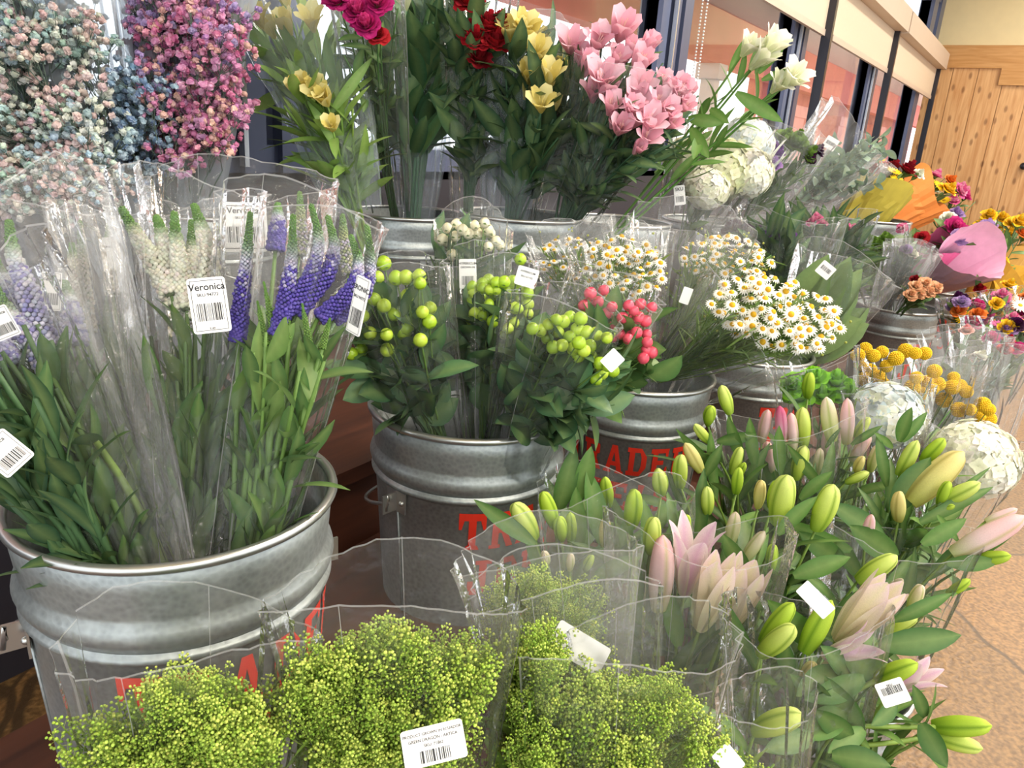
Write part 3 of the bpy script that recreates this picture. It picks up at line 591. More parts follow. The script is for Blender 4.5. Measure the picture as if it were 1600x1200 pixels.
def IN(px, py, c, zr, r=.125, dz=.2):
    d = P(px, py, 1)-CAM; p = CAM+d*((zr-CAM.z)/d.z); o = V((p.x-c[0], p.y-c[1], 0))
    if o.length > r: o = o.normalized()*r
    return V((c[0], c[1], zr-dz))+o*.85
def B_(*k): return k[0] if isinstance(k[0], V) else P(*k)
d4 = .78
v4 = Bouquet('veronica_bouquet', 'purple veronica spikes in the clear sleeve at the right edge of the nearest bucket', 'bouquet', IN(398, 868, M1, 1.05), P(480, 340, .82), vg)
for s_ in ([(391, 332, .78), (386, 400, .78), (377, 470, .78), (372, 535, .78)], [(458, 336, .78), (456, 400, .78), (448, 460, .77), (432, 525, .77)], [(486, 320, .79), (498, 380, .79), (480, 440, .78), (440, 495, .77)], [(512, 338, .8), (522, 385, .8), (510, 430, .79), (462, 492, .78)],
           [(548, 368, .8), (560, 412, .8), (548, 455, .79), (497, 498, .78)], [(573, 352, .82), (578, 410, .82), (565, 460, .82), (520, 500, .81)], [(434, 318, .9), (434, 350, .9), (430, 392, .9)]): spike(v4, s_, 25, VP)
for (a, b2) in (((412, 440), (428, 520)), ((472, 474), (484, 540)), ((516, 497), (503, 545)), ((448, 485), (452, 530)), ((402, 470), (416, 540))): spike(v4, [(a[0], a[1], .77), ((a[0]+b2[0])/2, (a[1]+b2[1])/2, .77), (b2[0], b2[1], .77)], 11, (hx('86ab58'), hx('7d9f55')), False, 140)
for i in range(18): v4.stem(P(R_.uniform(380, 530), R_.uniform(480, 600), R_.uniform(.72, .86)), .002, hx('76984e'), leaves=7, L=.075, w=.02, lo=.22, hi=.95, out=.45)
v4.done(); v4.sleeve(IN(398, 868, M1, 1.05, dz=.1), P(478, 318, .82), .045, .086, FILM, .6, amp=.07, jag=.03)
v4.tag((560, 478, .745), 34, 92, -18, (("VERONICA", .3, .1), ('SKU 94772', .15, .06)), yaw=-.9, frame=True, bary=-.2)
v3 = Bouquet('veronica_bouquet', 'white veronica spikes in the middle sleeve of the nearest bucket', 'bouquet', IN(278, 880, M1, 1.05), P(290, 320, .86), vg)
for s_ in ([(190, 325, .84), (212, 365, .84), (240, 410, .84), (268, 462, .83)], [(244, 338, .85), (254, 370, .85), (266, 420, .85), (275, 480, .84)], [(272, 332, .84), (276, 380, .84), (284, 430, .84), (292, 485, .83)], [(303, 320, .83), (316, 360, .83), (326, 400, .83), (322, 470, .82)], [(300, 345, .86), (302, 390, .86), (304, 430, .85), (304, 500, .84)]): spike(v3, s_, 31, VW, False)
for i in range(18): v3.stem(P(R_.uniform(220, 350), R_.uniform(480, 640), R_.uniform(.78, .9)), .0024, hx('6b8a55'), leaves=6, L=.085, w=.02, lo=.22, out=.4)
v3.stem(P(150, 690, .73), .0042, hx('7f9a48'), bow=.5)
v3.done(); v3.sleeve(IN(285, 880, M1, 1.05, dz=.1), P(292, 300, .86), .035, .082, FILM, .6, amp=.1, jag=.04)
v3.tag((327, 477, .735), 56, 86, 5, (('Veronica', .33, .15), ('SKU 94772', .19, .07), ('9.49', -.42, .05)), frame=True, bary=-.12, barh=.32)
v1 = Bouquet('veronica_bouquet', 'white and lilac veronica leaning left in a crinkled sleeve, nearest bucket', 'bouquet', IN(245, 885, M1, 1.05), P(50, 330, .76), vg)
for s_ in ([(14, 345, .74), (22, 400, .74), (45, 460, .73), (78, 545, .73)], [(-20, 380, .75), (0, 430, .75), (30, 480, .74), (62, 540, .73)], [(-12, 440, .72), (15, 490, .72), (40, 520, .72), (80, 585, .71)], [(-30, 470, .71), (-8, 520, .71), (20, 570, .7)], [(100, 440, .82), (108, 480, .82), (120, 540, .81)]): spike(v1, s_, 32, VM, True)
for i in range(20): v1.stem(P(R_.uniform(-20, 110), R_.uniform(500, 640), R_.uniform(.68, .8)), .0028, hx('5f7d50'), leaves=7, L=.09, w=.022, lo=.22, out=.4)
v1.done(); v1.sleeve(IN(240, 885, M1, 1.05, dz=.1), P(45, 310, .76), .03, .075, FILMV, .6, amp=.16, jag=.05)
v1.tag((80, 455, .78), 28, 60, -8, (('Veronica', .3, .1),), frame=True)
v2 = Bouquet('veronica_bouquet', 'faded cream veronica inside tightly pleated sleeve between white and lilac bunches', 'bouquet', IN(250, 850, M1, 1.05), P(140, 330, .93), vg)
for s_ in ([(125, 345, .92), (128, 400, .92), (133, 460, .91), (140, 520, .9)], [(170, 350, .95), (172, 400, .95), (176, 460, .94)], [(112, 380, .9), (116, 420, .9), (124, 480, .9)]): spike(v2, s_, 22, (hx('e6dfcb'), hx('d6cfc0')), False, 300)
for i in range(18): v2.stem(P(R_.uniform(110, 210), R_.uniform(470, 620), R_.uniform(.86, .96)), .0025, hx('4f6f4c'), leaves=6, L=.08, w=.015, lo=.25, out=.35)
v2.done(); v2.sleeve(IN(250, 850, M1, 1.05, dz=.1), P(150, 305, .9), .025, .06, FILMV, .5, amp=.2, jag=.04)
v2.tag((172, 395, .93), 26, 48, 4, (('Veronica', .2, .12),), bars=False)
v5 = Bouquet('veronica_bouquet', 'half hidden veronica behind the purple bunch, its card near the sleeve top', 'bouquet', IN(350, 800, M1, 1.05), P(400, 310, 1.0), vg)
for s_ in ([(535, 335, 1.0), (538, 380, 1.0), (545, 430, 1.0)], [(352, 330, 1.0), (345, 370, 1.0), (340, 420, 1.0)], [(468, 300, 1.02), (470, 350, 1.02), (468, 400, 1.02)]): spike(v5, s_, 20, (hx('a8b27a'), hx('b9b0c9')), False, 220)
for i in range(9): v5.stem(P(R_.uniform(340, 530), R_.uniform(450, 560), R_.uniform(.92, 1.04)), .0024, hx('587a52'), leaves=6, L=.08, w=.016, lo=.25, out=.4)
v5.done(); v5.sleeve(IN(350, 800, M1, 1.05, dz=.1), P(385, 285, 1.0), .04, .115, FILM, .5, amp=.07, jag=.02)
v5.tag((381, 355, .93), 70, 76, 1, (('Veronica', .33, .15), ('SKU 94772', .19, .06)), frame=True, bary=-.15, barh=.32)
v0 = Bouquet('veronica_bouquet', 'leafy sleeve cut by the left edge of the photo in the nearest bucket', 'bouquet', IN(215, 865, M1, 1.05, .1), P(-60, 420, .66), vg, DARKG)
for i in range(24): v0.stem(P(R_.uniform(-90, 60), R_.uniform(540, 720), R_.uniform(.6, .74)), .0028, hx('52724a'), leaves=7, L=.08, w=.018, lo=.36, out=.35)
v0.done(); v0.sleeve(IN(205, 865, M1, 1.05, .1, .1), P(-60, 420, .66), .03, .08, FILM, .6, amp=.1)
v0.tag((8, 708, .6), 52, 62, 38, (('Veronica', .3, .12),), frame=True); v0.tag((2, 505, .66), 36, 50, 20, (('Veronica', .3, .12),), frame=True)
# ---------------------------------------------------------------- hypericum
hg = 'berry bouquets in clear sleeves'
def hyper(label, base, top, dep, pts, rpx, kinds, sleeve, nl=14, greens=[hx('456b48'), hx('3b5f43'), hx('527a52')], spread=.08, L=.07, w=.042, film=FILM, flat=.65, amp=.1):
    bq = Bouquet('berry_bouquet', label, 'bouquet', P(*base), P(*top), hg, greens)
    for i, p in enumerate(pts):
        px, py = p[0], p[1]; dd = dep+R_.uniform(-.03, .03); q = P(px, py, dd); s_ = 2.15*rpx*dd/F*R_.uniform(.9, 1.12)
        d = (q-bq.base).normalized()+V((-.15, -.25, .35))+rdir(.3)
        bq.put('berry', BR[R_.choice(kinds)], q-d.normalized()*s_*.5, d, s_)
        if i % 2 == 0: bq.stem(q-d.normalized()*s_*.5, .0016, hx('6a8a44'), leaves=3, L=L, w=w, lo=.5, hi=.86, end=d, out=.8)
        else: bq.st.tube([q-d.normalized()*s_*.5, q-d.normalized()*s_*.5-(q-bq.base).normalized()*.05], .0011, 4, hx('6f9048'), False)
    cx = sum(p[0] for p in pts)/len(pts); cy = sum(p[1] for p in pts)/len(pts)
    for i in range(nl+8): bq.stem(P(cx+R_.uniform(-1, 1)*spread*F/dep, cy+R_.uniform(-.3, 1.3)*spread*F/dep, dep+R_.uniform(.02, .1)), .002, hx('4f6f40'), leaves=6, L=L, w=w, lo=.3, hi=.92, out=.8)
    bq.done(); sb, stp, rb, rt = sleeve; bq.sleeve(P(*sb), P(*stp), rb, rt, film, flat, amp=amp); return bq
h1 = hyper('lime green berries in the left sleeve of the berry bucket', (690, 700, 1.24), (610, 480, 1.14), 1.13, [(600, 412), (590, 434), (619, 435), (634, 434), (655, 432), (656, 443), (585, 468), (636, 463), (616, 492), (660, 488), (672, 482), (671, 503), (578, 521), (604, 523), (631, 520), (636, 514), (657, 532), (565, 547), (605, 547), (549, 553), (556, 470), (562, 446), (548, 500), (566, 494), (600, 478)], 10, ['green', 'lime'], ((690, 720, 1.24), (605, 420, 1.13), .05, .085), 10)
h2 = hyper('cream white berries at the back of the berry bucket', (730, 690, 1.3), (735, 360, 1.38), 1.37, [(699, 357), (698, 378), (713, 352), (723, 360), (742, 353), (757, 349), (762, 360), (746, 366), (766, 365), (775, 378), (781, 384), (711, 370), (732, 366), (691, 375), (706, 399), (763, 386), (753, 356)], 8, ['white'], ((730, 720, 1.3), (740, 340, 1.38), .05, .07), 10, L=.09, w=.035)
h2.tag((731, 428, 1.27), 27, 46, 4, (('HYPERICUM', .35, .1), ('GROWN IN', .22, .08)), bary=-.22)
pts = [(740+12*(i % 8)+R_.uniform(-4, 4), 440+13*(i//8)+R_.uniform(-4, 4)+(8 if (i % 8) in (0, 7) else 0)) for i in range(34)]+[(776, 513), (794, 514), (787, 522), (802, 505), (813, 406), (770, 503)]
h3 = hyper('packed green berries in the middle sleeve, white card above', (760, 700, 1.25), (785, 450, 1.26), 1.24, pts, 8.5, ['green', 'lime'], ((760, 720, 1.25), (770, 400, 1.26), .04, .075), 12)
h3.tag((823, 433, 1.22), 34, 30, -12, (('HYPERICUM', .25, .13), ('SKU 61132', .0, .12)), bars=False)
h4 = hyper('yellow green berries in the sleeve leaning right over the berry bucket rim', (800, 705, 1.22), (890, 520, 1.1), 1.1, [(832, 514), (845, 517), (857, 507), (869, 500), (880, 503), (890, 496), (907, 498), (872, 520), (855, 529), (890, 527), (902, 515), (916, 520), (931, 522), (948, 528), (864, 543), (904, 536), (921, 541), (885, 556), (903, 557), (924, 558), (937, 568), (940, 583), (949, 571), (958, 580), (931, 593), (945, 572), (878, 540), (912, 548), (896, 545)], 9.5, ['lime', 'green'], ((800, 730, 1.22), (885, 470, 1.1), .05, .085), 14)
h4.tag((957, 563, 1.05), 26, 30, -40, (), bars=False)
h5 = hyper('coral red berries behind the yellow green ones', (835, 690, 1.34), (965, 490, 1.24), 1.23, [(922, 459), (943, 454), (923, 470), (934, 472), (912, 478), (956, 480), (929, 497), (948, 490), (982, 478), (1000, 476), (1018, 481), (960, 510), (977, 513), (985, 500), (997, 497), (1008, 502), (994, 520), (981, 530), (996, 535), (1010, 523), (1011, 535), (1009, 547), (1018, 551), (1005, 560), (957, 527), (972, 497), (990, 486), (968, 523)], 8.5, ['red'], ((835, 710, 1.34), (965, 440, 1.24), .05, .08), 8, GREEN)
# ---------------------------------------------------------------- chamomile
cg = 'chamomile bouquets'
def chamo(label, base, top, region, dep, n, spx, sleeve, film=FILM, nst=34, faded=False, ngr=20):
    bq = Bouquet('chamomile_bouquet', label, 'bouquet', P(*base), P(*top), cg, [hx('6f8f48'), hx('5d7f44'), hx('7d9a50')])
    cx, cy, rx, ry, rot = region; pl = []
    for i in range(n):
        for _ in range(30):
            a = R_.uniform(0, 2*PI); q = math.sqrt(R_.random()); u_, v_ = q*rx*math.cos(a), q*ry*math.sin(a); x = cx+u_*math.cos(rot)-v_*math.sin(rot); y = cy+u_*math.sin(rot)+v_*math.cos(rot)
            if all((x-k[0])**2+(y-k[1])**2 > (spx*.62)**2 for k in pl): break
        pl.append((x, y)); dd = dep+R_.uniform(-.07, .05)+(1-q)*-.05; p = P(x, y, dd); s_ = spx*dd/F*R_.uniform(.85, 1.15)
        d = (p-bq.base).normalized()*.5+(CAM-p).normalized()*R_.uniform(.3, 1.1)+V((0, 0, .5))+rdir(.45)
        bq.put('daisy_flower', R_.choice(DAISY), p, d, s_)
        if i % 2 == 0: bq.stem(p, .0012, jit(hx('7d9a4c'), .15), leaves=6, L=.035, w=.005, lo=.45, hi=.97, end=d)
        else:
            k = R_.randrange(len(pl)); e = P(pl[k][0], pl[k][1]+14, dep); bq.st.tube(bez(e-(p-bq.base)*.12, (e+p)*.5-(p-bq.base)*.06, p, 3), .0009, 3, hx('86a050'), False)
    for i in range(ngr): bq.stem(P(cx+R_.uniform(-1, 1)*rx, cy+R_.uniform(-.6, 1)*ry, dep+R_.uniform(-.04, .1)), .0014, jit(hx('5a7d3c'), .2), leaves=9, L=.06, w=.006, lo=.25, hi=.95, droop=.3)
    bd = MB()
    for i in range(60): 
        k = R_.choice(pl); ball(bd, P(k[0]+R_.uniform(-25, 25), k[1]+R_.uniform(-20, 20), dep+R_.uniform(-.05, .08)), .0032, hx('b9bf62'), ICO1)
    build(bd, 'small_buds', PETAL, bq.r, kind='stuff')
    bq.done()
    if sleeve: bq.sleeve(P(*sleeve[0]), P(*sleeve[1]), sleeve[2], sleeve[3], film, .7, amp=.12)
    return bq
chamo('white chamomile in clear sleeve behind the red berries', (985, 600, 1.75), (960, 420, 1.72), (975, 420, 62, 50, .2), 1.68, 60, 19, ((985, 640, 1.72), (965, 360, 1.72), .05, .12))
chamo('veiled beige chamomile against the grey back bucket', (970, 590, 1.8), (895, 400, 1.8), (893, 412, 48, 40, .3), 1.82, 36, 15, ((970, 620, 1.8), (890, 355, 1.82), .05, .1), FILMV)
chamo('upright pale chamomile in the hazy middle sleeve of the lettered bucket', (1020, 590, 1.8), (1120, 400, 1.8), (1135, 408, 72, 38, .1), 1.85, 70, 17, ((1020, 620, 1.8), (1090, 350, 1.85), .06, .16), FILMV)
cm = chamo('big bunch of white chamomile leaning out right past its bucket', (1030, 590, 1.75), (1210, 500, 1.6), (1212, 490, 104, 56, .25), 1.6, 100, 23, ((1030, 610, 1.75), (1180, 500, 1.62), .06, .14), FILM, ngr=46)
cm.tag((1072, 462, 1.62), 15, 26, -12, (), bars=False)
# ---------------------------------------------------------------- lime green filler flowers at the front
tg = 'lime green filler bouquets at the front'
def thlaspi(label, top, r, pts, dep, L, sleeve, n_each, size, film=FILM):
    tp = P(*top); base = tp+V((.06, .12, -.5))
    bq = Bouquet('green_filler_bouquet', label, 'bouquet', base, tp, tg, [hx('7fa03c'), hx('6f9636')])
    for (x, y, rr, k) in pts:
        for i in range(k):
            q = P(x+R_.gauss(0, rr), y+abs(R_.gauss(0, rr)), dep+R_.uniform(-.05, .07)); d = (q-base).normalized()*1.6+rdir(.22); s_ = size*R_.uniform(.8, 1.2)
            bq.put('flower_spray', R_.choice(TH), q-d.normalized()*s_, d, s_)
    for i in range(26): bq.stem(P(top[0]+R_.uniform(-1, 1)*r, top[1]+R_.uniform(.2, 1)*r, dep+R_.uniform(-.02, .08)), .0016, jit(hx('86a845'), .2), leaves=5, L=.06, w=.012, lo=.4)
    bq.done()
    for (sb, stp, rb, rt, fl, an) in sleeve: bq.sleeve(P(*sb), P(*stp), rb, rt, film, fl, amp=.05, jag=.04, ang=an, n=60)
    return bq
g2 = thlaspi('lime green filler bouquet with a white printed card, front centre', (620, 1000, .66), 130, [(505, 1000, 22, 8), (560, 985, 26, 9), (620, 970, 26, 9), (680, 980, 24, 9), (725, 1000, 18, 7), (510, 1070, 30, 11), (600, 1070, 40, 14), (690, 1070, 34, 13), (540, 1150, 40, 10), (680, 1150, 40, 10)], .64, .1, (((640, 1500, .78), (615, 915, .66), .05, .112, .5, 0),), 1, .1)
g2.tag((678, 1163, .55), 98, 56, 13, (('PRODUCT GROWN IN ECUADOR', .32, .094), ('GREEN DRAGON / ARTICA', .17, .1), ('SKU: 71862', .02, .1)), bary=-.26, barh=.32, barw=.48)
g1 = thlaspi('loose lime filler bouquet in a shiny sleeve, front left', (280, 1100, .62), 130, [(160, 1110, 24, 7), (200, 1150, 30, 8), (250, 1045, 20, 7), (300, 1050, 26, 8), (350, 1060, 26, 9), (240, 1140, 40, 11), (310, 1140, 40, 12), (370, 1130, 30, 11), (400, 1090, 18, 8)], .6, .1, (((330, 1560, .74), (300, 985, .62), .05, .105, .5, .15),), 1, .105)
g3 = thlaspi('lime green filler bouquet front right, beside the lilies', (930, 1050, .72), 140, [(840, 960, 26, 8), (880, 985, 26, 8), (830, 1040, 30, 8), (900, 1060, 34, 10), (960, 1050, 34, 10), (1010, 1050, 28, 9), (1060, 1060, 22, 8), (1090, 1100, 18, 5), (900, 1140, 44, 12), (1000, 1140, 44, 12), (840, 1150, 30, 8)], .7, .1, (((930, 1520, .84), (880, 905, .76), .05, .1, .5, 0), ((960, 1500, .8), (990, 1000, .7), .05, .1, .5, .2)), 1, .105)
g3.tag((905, 1012, .74), 90, 46, -22, (), bars=False)
g4 = thlaspi('small paler filler bouquet standing behind the front two', (870, 900, .92), 80, [(800, 895, 20, 7), (850, 880, 20, 8), (900, 890, 22, 8), (860, 930, 26, 8), (920, 940, 22, 7)], .92, .1, (((900, 1300, 1.0), (850, 850, .92), .05, .115, .6, 0),), 1, .1, FILMV)
g5 = thlaspi('sprig of lime filler peeking at the bottom edge right of centre', (1170, 1185, .75), 40, [(1155, 1185, 12, 4), (1185, 1195, 14, 4)], .74, .1, (((1170, 1500, .85), (1160, 1090, .76), .04, .07, .5, 0),), 1, .07)
g5.tag((1138, 1188, .7), 34, 40, 55, (), bars=False)
# ---------------------------------------------------------------- lilies
lg = 'lily bouquets in clear sleeves'
def lily(label, base, top, buds, flowers=(), leaves=(), sleeves=(), rnd=30, area=(0, 0, 0, 0), dep=1.1, film=FILM, Lf=.12):
    bq = Bouquet('lily_bouquet', label, 'bouquet', base, P(*top), lg, LILYG)
    for (x0, y0, x1, y1, kind, *o) in buds:
        d0 = o[0] if o else dep; dz = R_.uniform(-.015, .015); a = P(x0, y0, d0+.02); b2 = P(x1, y1, d0-.01+dz); L = (b2-a).length
        bq.put('lily_bud', LB[kind], a, b2-a, L, wide=R_.uniform(.9, 1.1)*(1.0 if kind in ('pink', 'cream', 'rose') else 1.12))
        bq.stem(a, .0024, jit(hx('7d9a45'), .1), leaves=3, L=Lf, w=.024, lo=.6, hi=.95, end=b2-a, droop=.8, spread=.03)
    for (x0, y0, x1, y1, kind, wd, *o) in flowers:
        d0 = o[0] if o else dep; a = P(x0, y0, d0+.02); b2 = P(x1, y1, d0-.02); L = (b2-a).length
        fl = bq.put('lily_flower', LO[kind], a, b2-a, L, wide=wd)
        if kind == 'wide': link('stamens', STAM, fl, W[fl.name])
        bq.stem(a, .003, hx('7d9a45'), leaves=3, L=Lf, w=.024, lo=.6, end=b2-a, spread=.03)
    for (x0, y0, x1, y1, wpx, *o) in leaves:
        d0 = o[0] if o else dep; a = P(x0, y0, d0+.01); b2 = P(x1, y1, d0-.02); d = b2-a
        leaf(bq.lf, a, d+V((0, 0, d.length*.16)), d.length*1.03, wpx*d0/F, (CAM-a).normalized()+rdir(.35), .32, jit(R_.choice(LILYG), .1), n=9)
    for i in range(rnd):
        q = P(R_.uniform(area[0], area[2]), R_.uniform(area[1], area[3]), dep+R_.uniform(.02, .12)); bq.stem(q, .0026, jit(hx('5f8040'), .15), leaves=4, L=Lf, w=.024, lo=.45, hi=1, droop=.8, spread=.04, out=.9)
    bq.done()
    for (sb, stp, rb, rt, fl, an) in sleeves: bq.sleeve(P(*sb), P(*stp), rb, rt, film, fl, amp=.06, jag=.06, ang=an, t0=.35)
    return bq
LA = V((1.02, .32, .12)); LBs = V((1.6, .25, .12)); LC = V((.98, .06, .12))
lily('lime lily buds rising before the berry bucket, left of the open pink lily', LA+V((-.03, .06, 0)), (900, 800, 1.15),
     [(834, 840, 803, 786, 'lime', 1.1), (866, 822, 848, 768, 'green', 1.12), (878, 842, 874, 808, 'green', 1.12), (892, 846, 891, 800, 'green', 1.14), (945, 852, 947, 808, 'yellow', 1.14), (985, 824, 992, 764, 'green', 1.15), (1016, 862, 1022, 808, 'lime', 1.1), (950, 790, 945, 745, 'green', 1.25), (1033, 772, 1028, 733, 'lime', 1.25), (855, 880, 850, 862, 'cream', 1.1), (890, 890, 892, 865, 'cream', 1.1), (915, 890, 925, 868, 'green', 1.1)],
     (), [(836, 850, 738, 798, 26, 1.08), (870, 800, 905, 705, 34, 1.2), (905, 780, 925, 705, 30, 1.2), (940, 850, 920, 740, 34, 1.2), (960, 900, 985, 800, 28, 1.16), (905, 860, 895, 770, 30, 1.18), (930, 900, 1000, 880, 26, 1.1)],
     [((960, 1300, 1.2), (960, 760, 1.18), .06, .125, .6, 0)], 26, (850, 800, 1030, 960), 1.18, FILM)
lily('pink lily half open with slim pink buds beside it, middle of lilies', LA+V((.05, -.02, 0)), (1110, 850, 1.12),
     [(1028, 952, 1036, 836, 'pink', 1.08), (1068, 838, 1073, 804, 'green', 1.14), (1184, 792, 1190, 750, 'yellow', 1.2), (1105, 802, 1105, 760, 'lime', 1.2), (1160, 880, 1195, 830, 'cream', 1.15), (1140, 850, 1150, 800, 'cream', 1.2), (1216, 818, 1230, 742, 'lime', 1.15), (1205, 793, 1213, 750, 'green', 1.17), (1275, 826, 1303, 757, 'lime', 1.15), (1205, 890, 1208, 850, 'green', 1.15), (1150, 770, 1155, 730, 'green', 1.25)],
     [(1068, 930, 1090, 798, 'half', 1.0, 1.1), (1092, 985, 1136, 862, 'shut', 1.0, 1.05), (1128, 992, 1178, 872, 'shut', 1.05, 1.08)],
     [(1170, 900, 1125, 850, 30, 1.12), (1215, 835, 1275, 780, 24, 1.12), (1240, 900, 1330, 880, 30, 1.1), (1020, 900, 1010, 790, 30, 1.18), (1090, 860, 1095, 740, 26, 1.22), (1000, 1000, 985, 880, 30, 1.12), (1060, 1010, 1040, 930, 30, 1.12), (1130, 990, 1190, 900, 26, 1.14)],
     [((1040, 1300, 1.15), (1090, 830, 1.1), .06, .13, .6, 0)], 30, (1000, 860, 1250, 1010), 1.16)
lily('tall rear lilies with pale pink buds, in front of the bluish hydrangea', LBs, (1270, 680, 1.5),
     [(1063, 760, 1064, 710, 'lime', 1.35), (1036, 766, 1030, 735, 'green', 1.35), (1095, 736, 1070, 692, 'yellow', 1.4), (1108, 690, 1085, 663, 'lime', 1.42), (1140, 646, 1127, 602, 'lime', 1.45), (1106, 662, 1111, 635, 'green', 1.45), (1144, 740, 1158, 698, 'lime', 1.4), (1153, 742, 1164, 724, 'green', 1.4), (1222, 692, 1218, 634, 'rose', 1.5), (1240, 702, 1236, 645, 'pink', 1.5), (1256, 696, 1254, 636, 'lime', 1.5), (1300, 688, 1291, 620, 'cream', 1.5), (1322, 692, 1324, 622, 'pink', 1.5), (1338, 682, 1358, 652, 'lime', 1.52), (1243, 748, 1258, 696, 'lime', 1.42), (1338, 736, 1348, 714, 'yellow', 1.42), (1322, 754, 1358, 738, 'lime', 1.4), (1292, 720, 1298, 660, 'pink', 1.55), (1330, 720, 1360, 680, 'pink', 1.5), (1360, 735, 1372, 695, 'cream', 1.5), (1190, 690, 1200, 640, 'pink', 1.52), (1262, 620, 1266, 582, 'green', 1.6), (1205, 735, 1198, 690, 'pink', 1.5), (1275, 740, 1282, 700, 'cream', 1.5)],
     (), [(1285, 760, 1225, 712, 18, 1.42), (1220, 740, 1212, 672, 20, 1.44), (1330, 695, 1380, 670, 12, 1.45), (1290, 700, 1312, 672, 8, 1.48), (1100, 745, 1130, 700, 18, 1.42), (1130, 745, 1050, 690, 16, 1.45), (1160, 720, 1130, 660, 20, 1.45), (1180, 730, 1165, 660, 20, 1.46), (1120, 690, 1180, 690, 20, 1.45), (1250, 780, 1300, 740, 20, 1.4)],
     [((1250, 1000, 1.55), (1230, 650, 1.5), .07, .15, .6, 0)], 40, (1090, 690, 1370, 800), 1.52)
lily('rear right lilies with a long pink bud reaching over the floor', LBs+V((-.1, -.14, 0)), (1430, 780, 1.35),
     [(1405, 742, 1434, 688, 'lime', 1.38), (1442, 720, 1476, 685, 'green', 1.38), (1422, 785, 1506, 706, 'yellow', 1.34), (1404, 812, 1405, 768, 'yellow', 1.3), (1468, 788, 1483, 752, 'green', 1.3), (1470, 785, 1532, 754, 'lime', 1.3), (1464, 800, 1492, 790, 'green', 1.3), (1488, 866, 1602, 806, 'pink', 1.22), (1522, 876, 1580, 868, 'green', 1.22), (1340, 908, 1402, 868, 'lime', 1.15), (1352, 846, 1362, 804, 'pink', 1.22), (1540, 815, 1590, 795, 'pink', 1.3), (1480, 928, 1516, 905, 'green', 1.2), (1385, 930, 1410, 905, 'cream', 1.2)],
     (), [(1395, 800, 1455, 718, 40, 1.36), (1395, 700, 1370, 685, 12, 1.4), (1430, 820, 1560, 772, 20, 1.3), (1465, 790, 1555, 740, 10, 1.3), (1405, 690, 1420, 640, 22, 1.42), (1410, 690, 1450, 648, 16, 1.42), (1385, 760, 1370, 685, 18, 1.4), (1440, 850, 1515, 820, 26, 1.25), (1500, 880, 1595, 828, 22, 1.24), (1465, 805, 1495, 850, 12, 1.27), (1320, 880, 1250, 850, 34, 1.2), (1400, 870, 1330, 840, 40, 1.22), (1480, 880, 1560, 890, 26, 1.22), (1380, 840, 1300, 800, 36, 1.28), (1330, 860, 1215, 840, 30, 1.2)],
     [((1330, 1130, 1.3), (1400, 830, 1.25), .07, .14, .6, .2)], 34, (1330, 760, 1470, 900), 1.34)
lc = lily('nearest lilies spilling right over the stone floor', LC, (1330, 1010, 1.04),
     [(1192, 1004, 1240, 942, 'green', 1.0), (1188, 1022, 1242, 978, 'lime', .99), (1256, 1018, 1300, 938, 'green', 1.0), (1384, 988, 1434, 964, 'lime', 1.1), (1422, 952, 1440, 914, 'cream', 1.12), (1364, 1066, 1434, 1036, 'green', 1.0), (1180, 1142, 1254, 1116, 'lime', .92), (1458, 1134, 1550, 1134, 'green', 1.0), (1456, 1148, 1536, 1170, 'lime', 1.01), (1250, 1078, 1272, 1034, 'yellow', 1.02), (1280, 1052, 1300, 1030, 'cream', 1.04)],
     [(1306, 1002, 1406, 904, 'shut', 1.1, 1.02), (1284, 1026, 1390, 996, 'half', .95, 1.0), (1392, 1082, 1474, 1036, 'half', 1.0, 1.02)],
     [(1372, 1008, 1506, 1012, 42, 1.02), (1396, 970, 1492, 938, 22, 1.06), (1300, 980, 1360, 920, 30, 1.08), (1345, 1140, 1285, 1080, 40, .98), (1320, 1110, 1260, 1160, 44, .97), (1330, 1060, 1290, 1020, 36, 1.0), (1300, 1120, 1240, 1070, 36, 1.0), (1350, 1060, 1270, 1110, 40, .98), (1440, 1130, 1470, 1200, 36, .98), (1445, 1120, 1430, 1085, 22, 1.0), (1230, 1050, 1225, 1018, 30, 1.0), (1380, 1060, 1320, 1040, 44, 1.01), (1300, 1180, 1390, 1205, 40, .94), (1270, 1150, 1200, 1180, 36, .93), (1330, 1150, 1275, 1130, 36, .96), (1310, 1045, 1250, 1090, 40, .99), (1280, 1010, 1200, 960, 40, 1.04), (1350, 1140, 1300, 1180, 30, .97), (1400, 1100, 1370, 1140, 26, .99)],
     [((1230, 1330, 1.05), (1260, 960, 1.0), .06, .12, .6, .3)], 22, (1200, 1020, 1360, 1140), 1.06)
lc.st.v and None
lc2 = MB()
for (x0, y0, x1, y1) in ((1310, 1132, 1460, 1136), (1345, 1165, 1458, 1150)): lc2.tube(bez(P(x0, y0, .99), P((x0+x1)/2, (y0+y1)/2+3, .99), P(x1, y1, 1.01), 5), .0032, 6, hx('8aa64c'))
lc2.tube(bez(P(1290, 1120, 1.0), P(1320, 1085, 1.0), P(1366, 1064, 1.01), 5), .0036, 6, hx('8aa64c')); build(lc2, 'stems', PLANT, lc.r)
lc.tag((1274, 937, .95), 56, 26, -32, (), bars=False); lc.tag((1395, 1082, .96), 42, 36, 40, (('SKU', .3, .12),), bary=.1)
